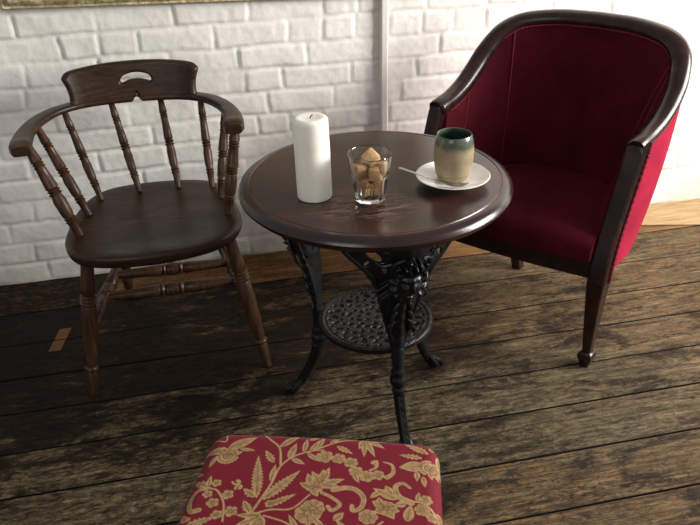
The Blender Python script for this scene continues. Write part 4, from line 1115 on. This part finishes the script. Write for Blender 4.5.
#MOTIFS_END
def make_stool():
    th = radians(-18.05); U = Vector((cos(th), sin(th), 0)); Nv = Vector((-sin(th), cos(th), 0))
    zt = .462; BC = Vector((.143+.0056, .985+.0171, 0)); wd, dp = .392, .37
    def W(u, v, z): return BC+U*u-Nv*v+Vector((0, 0, z))   # v = distance forward of the back edge
    c = W(0, dp/2, 0)
    e = empty('upholstered_stool', (c.x, c.y, 0), 'low stool with crimson and gold floral brocade seat in front of the round table', 'stool')
    st = .0012; us = np.arange(-wd/2-.004, wd/2+.004, st); vs = np.arange(-.004, dp+.004, st)
    Uu, Vv = np.meshgrid(us, vs)
    flare = lambda v: 1+.075*np.clip(v/dp, 0, 1)
    # rounded-rectangle pad: distance to the edge
    hx, hy, rc = wd/2, dp/2, .035
    qx = np.abs(Uu)-(hx-rc); qy = np.abs(Vv-dp/2)-(hy-rc)
    sdv = np.minimum(np.maximum(qx, qy), 0)+np.sqrt(np.maximum(qx, 0)**2+np.maximum(qy, 0)**2)-rc
    d = np.clip(-sdv, 0, .03); k = 1-np.clip(d/.026, 0, 1)
    X = Uu; Z = zt-.026*(1-np.sqrt(np.clip(1-k*k, 0, 1)))-.010*((Uu/hx)**2+((Vv-dp/2)/hy)**2)/2
    Z = np.where(sdv > 0, zt-.036-np.clip(sdv, 0, .01)*0, Z)
    kf = np.where(sdv > 0, 1, 0)
    # colour: brocade
    crimson = np.array([.150, .006, .016]); gold = np.array([.30, .185, .078]); dgold = np.array([.10, .032, .018]); lgold = np.array([.50, .36, .18])
    G = np.full(Uu.shape, 9.)      # signed distance of gold
    Dk = np.full(Uu.shape, 9.)     # dark detail lines
    def seg(x0, y0, x1, y1, r0, r1):
        dx, dy = x1-x0, y1-y0; L2 = dx*dx+dy*dy+1e-12
        t = np.clip(((Uu-x0)*dx+(Vv-y0)*dy)/L2, 0, 1)
        return np.hypot(Uu-x0-t*dx, Vv-y0-t*dy)-(r0+(r1-r0)*t)
    def box(x0, y0, x1, y1, m_):
        return (slice(max(0, int((min(y0, y1)-m_-vs[0])/st)), max(0, int((max(y0, y1)+m_-vs[0])/st)+1)), slice(max(0, int((min(x0, x1)-m_-us[0])/st)), max(0, int((max(x0, x1)+m_-us[0])/st)+1)))
    def win(fn, arr, x0, y0, x1, y1, m_):
        nonlocal Uu, Vv
        b = box(x0, y0, x1, y1, m_)
        if Uu[b].size == 0: return
        fu, fv = Uu, Vv; Uu, Vv = fu[b], fv[b]
        try: v = fn()
        finally: Uu, Vv = fu, fv
        arr[b] = np.minimum(arr[b], v)
    def stem(pts, r0, r1):
        C = catmull([(p[0], p[1], 0) for p in pts], 6)
        for i in range(len(C)-1):
            a, b = C[i], C[i+1]; q0 = r0+(r1-r0)*i/len(C); q1 = r0+(r1-r0)*(i+1)/len(C)
            win(lambda: seg(a.x, a.y, b.x, b.y, q0, q1), G, a.x, a.y, b.x, b.y, .012)
    def leaf(x0, y0, x1, y1, w, saw=0., vein=True):
        w *= 1.12
        dx, dy = x1-x0, y1-y0; L = math.hypot(dx, dy); cx_, sy_ = dx/L, dy/L
        def f():
            t = ((Uu-x0)*cx_+(Vv-y0)*sy_)/L; s = -(Uu-x0)*sy_+(Vv-y0)*cx_
            bend = .12*L*np.sin(np.clip(t, 0, 1)*pi)*0
            tt = np.clip(t, 0, 1); prof = w*np.sin(pi*tt**.75)*(1+saw*np.sin(tt*L*900))
            return np.where((t < 0) | (t > 1), .01, (np.abs(s-bend)-prof)*.8)
        win(f, G, x0, y0, x1, y1, w+.004)
        if vein:
            win(lambda: seg(x0+dx*.1, y0+dy*.1, x0+dx*.8, y0+dy*.8, .0009, .0004), Dk, x0, y0, x1, y1, .006)
    def disc(x, y, r):
        win(lambda: np.hypot(Uu-x, Vv-y)-r, G, x, y, x, y, r+.004)
    def ringd(x, y, r, t, arr=None):
        win(lambda: np.abs(np.hypot(Uu-x, Vv-y)-r)-t, Dk if arr is None else arr, x, y, x, y, r+t+.003)
    def flower(x, y, r, n=6, rot=0.):
        r *= 1.25
        for k_ in range(n):
            a = rot+2*pi*k_/n; disc(x+r*.62*cos(a), y+r*.62*sin(a), r*.42)
            win(lambda: seg(x+r*.3*cos(a+pi/n), y+r*.3*sin(a+pi/n), x+r*.95*cos(a+pi/n), y+r*.95*sin(a+pi/n), .0007, .0005), Dk, x, y, x, y, r+.003)
        disc(x, y, r*.6); ringd(x, y, r*.27, .0007)
    def curl(x, y, r, a0, turns, t0, sg=1):
        P = []
        for k_ in range(22):
            s = k_/21; a = a0+sg*turns*2*pi*s; q = r*(1-.78*s); P.append((x+q*cos(a), y+q*sin(a)))
        for i in range(21):
            a, b = P[i], P[i+1]; win(lambda: seg(a[0], a[1], b[0], b[1], t0, t0), G, a[0], a[1], b[0], b[1], .01)
        disc(P[-1][0], P[-1][1], t0*1.8)
    def peony(x, y, r, rot):
        r *= 1.3
        for k_ in range(5):
            a = rot-1.1+.55*k_; leaf(x, y, x+r*1.5*cos(a), y+r*1.5*sin(a), r*.32)
        for q, nn_, rr in ((.95, 9, .17), (.62, 7, .17)):
            for k_ in range(nn_):
                a = rot+pi-1.35+2.7*k_/(nn_-1); disc(x+r*q*cos(a), y+r*q*sin(a), r*rr)
        disc(x, y, r*.36); ringd(x, y, r*.42, .001); ringd(x, y, r*.16, .0008)
        ringd(x, y, r*.80, .0009)
    FN = {'s': stem, 'l': leaf, 'f': flower, 'c': curl, 'p': peony, 'd': disc}
    for mtf in MOTIFS: FN[mtf[0]](*mtf[1:])
    g = np.clip(.5-G/.0011, 0, 1); dk = np.clip(.5-Dk/.0008, 0, 1)*g
    edge = np.clip(1-np.abs(G+.0008)/.0009, 0, 1)*g
    weave = .5+.5*np.sign(np.sin(Uu*2*pi/.0024)*np.sin(Vv*2*pi/.0024))
    tone = .72+.5*np.clip(.5+.5*snoise(Uu.shape, (4, 4), 31), 0, 1)
    col = crimson*(1-g[..., None])+gold*g[..., None]*tone[..., None]
    col = col*(1-.6*edge[..., None])+lgold*.6*edge[..., None]
    col = col*(1-.75*dk[..., None])+dgold*.75*dk[..., None]
    col = col*(.90+.10*weave[..., None])
    pos = [BC.x+U.x*X*flare(Vv)-Nv.x*Vv, BC.y+U.y*X*flare(Vv)-Nv.y*Vv, Z]
    cen = (sdv[:-1, :-1]+sdv[1:, 1:])/2; keep = cen < 0
    # pull boundary vertices on to the outline
    gx = np.where(qx > 0, np.where(qy > 0, qx/np.maximum(1e-6, np.hypot(np.maximum(qx, 0), np.maximum(qy, 0))), 1), 0)*np.sign(Uu)
    gy = np.where(qy > 0, np.where(qx > 0, qy/np.maximum(1e-6, np.hypot(np.maximum(qx, 0), np.maximum(qy, 0))), 1), 0)*np.sign(Vv-dp/2)
    vk = np.zeros(sdv.shape, int); kk = keep.astype(int)
    vk[:-1, :-1] += kk; vk[1:, :-1] += kk; vk[:-1, 1:] += kk; vk[1:, 1:] += kk
    bd = (vk > 0) & (vk < 4)
    Xs = np.where(bd, Uu-gx*sdv, Uu); Vs = np.where(bd, Vv-gy*sdv, Vv); Z = np.where(bd, zt-.026-.010*((Xs/hx)**2+((Vs-dp/2)/hy)**2)/2, Z)
    pos = [BC.x+U.x*Xs*flare(Vs)-Nv.x*Vs, BC.y+U.y*Xs*flare(Vs)-Nv.y*Vs, Z]
    me = grid_mesh('seat_pad', pos[0], pos[1], pos[2], keep=keep, cols=col)
    w = NT('crimson and gold brocade'); a = w.n('ShaderNodeVertexColor'); a.layer_name = 'Col'; f = w.noise(w.mapping((1, 1, 1)), 500, 2, .5)
    w.set(Base_Color=a.outputs[0], Roughness=.7, Sheen_Weight=.05, Specular_IOR_Level=.12).bump(f, .3, .001)
    pad = link('seat_pad', me, w.m, e, sharp=0)
    # fabric border below the padded edge
    m = MB(); out = []
    for k_ in range(120):
        a = 2*pi*k_/120; cx_ = (hx-rc)*(1 if cos(a) > 0 else -1); cy_ = (hy-rc)*(1 if sin(a) > 0 else -1)
        out.append((cx_+rc*cos(a), dp/2+cy_+rc*sin(a)))
    def rg(sc, z):
        r = []
        for (u, v) in out:
            zz = z if z < .43 else zt-.0262-.010*((u/hx)**2+((v-dp/2)/hy)**2)/2
            vv = dp/2+(v-dp/2)*sc; r.append(W(u*sc*float(flare(vv)), vv, zz))
        return r
    m.rings([rg(.985, .44), rg(1., .44), rg(1.004, .42), rg(1.002, .395), rg(.99, .39)]); m.build('seat_border', velvet('crimson brocade border', (.14, .006, .015), (.5, .1, .1)), e, sharp=60)
    # wooden frame and legs
    m = MB(); m.rings([rg(.97, .33), rg(.975, .335), rg(.975, .388), rg(.97, .3895)]); m.build('seat_frame', M['mahogany'], e, sharp=40)
    for su in (-1, 1):
        for v in (.035, dp-.035):
            m = MB(); u = su*(wd/2-.035)*float(flare(v)); ou = su*.012; ov = -.012 if v < .1 else .012
            R = []
            for z, h, k_ in ((.329, .020, 0), (.2, .017, .4), (.05, .0135, .85), (.0005, .0125, 1)):
                R.append([W(u+ou*k_+a*h, v+ov*k_+b*h, z) for a, b in ((-1, -.8), (-.8, -1), (.8, -1), (1, -.8), (1, .8), (.8, 1), (-.8, 1), (-1, .8))])
            m.rings(R); m.build('leg', M['mahogany'], e, sharp=40)
make_stool()

# ------------------------------------------------------------------ camera
f_px, pitch, roll, yaw, H = 774.406, .52148, -.028066, .197677, 1.37435
F = Vector((sin(yaw)*cos(pitch), cos(yaw)*cos(pitch), -sin(pitch))); R = Vector((cos(yaw), -sin(yaw), 0)); Uv = R.cross(F)
R2 = R*cos(roll)+Uv*sin(roll); U2 = -R*sin(roll)+Uv*cos(roll)
cam = bpy.data.cameras.new('camera'); co = bpy.data.objects.new('camera', cam); COL.objects.link(co)
Mx = Matrix((R2, U2, -F)).transposed().to_4x4(); Mx.translation = (0, 0, H); co.matrix_world = Mx
cam.sensor_width = 36; cam.lens = f_px/700*36; cam.clip_start = .02
bpy.context.scene.camera = co

# ------------------------------------------------------------------ light
def area(name, loc, target, size, power, col):
    l = bpy.data.lights.new(name, 'AREA'); l.shape = 'RECTANGLE'; l.size, l.size_y = size; l.energy = power; l.color = col
    o = bpy.data.objects.new(name, l); COL.objects.link(o); o.location = loc
    o.rotation_euler = (Vector(target)-Vector(loc)).to_track_quat('-Z', 'Y').to_euler(); return o
area('window_light', (3.1, .95, 1.65), (.9, 2.1, .5), (1.5, 1.3), 190, (1, .985, .965))
area('far_window_light', (-1.8, -1.4, 2.2), (0, 2.3, .5), (1.6, 1.2), 20, (.95, .97, 1))
wd = bpy.data.worlds.new('world'); bpy.context.scene.world = wd; wd.use_nodes = True
bg = wd.node_tree.nodes['Background']; bg.inputs[0].default_value = (1, .975, .94, 1); bg.inputs[1].default_value = .36
sc = bpy.context.scene
sc.view_settings.view_transform = 'Standard'; sc.view_settings.look = 'None'; sc.view_settings.exposure = 0; sc.view_settings.gamma = 1
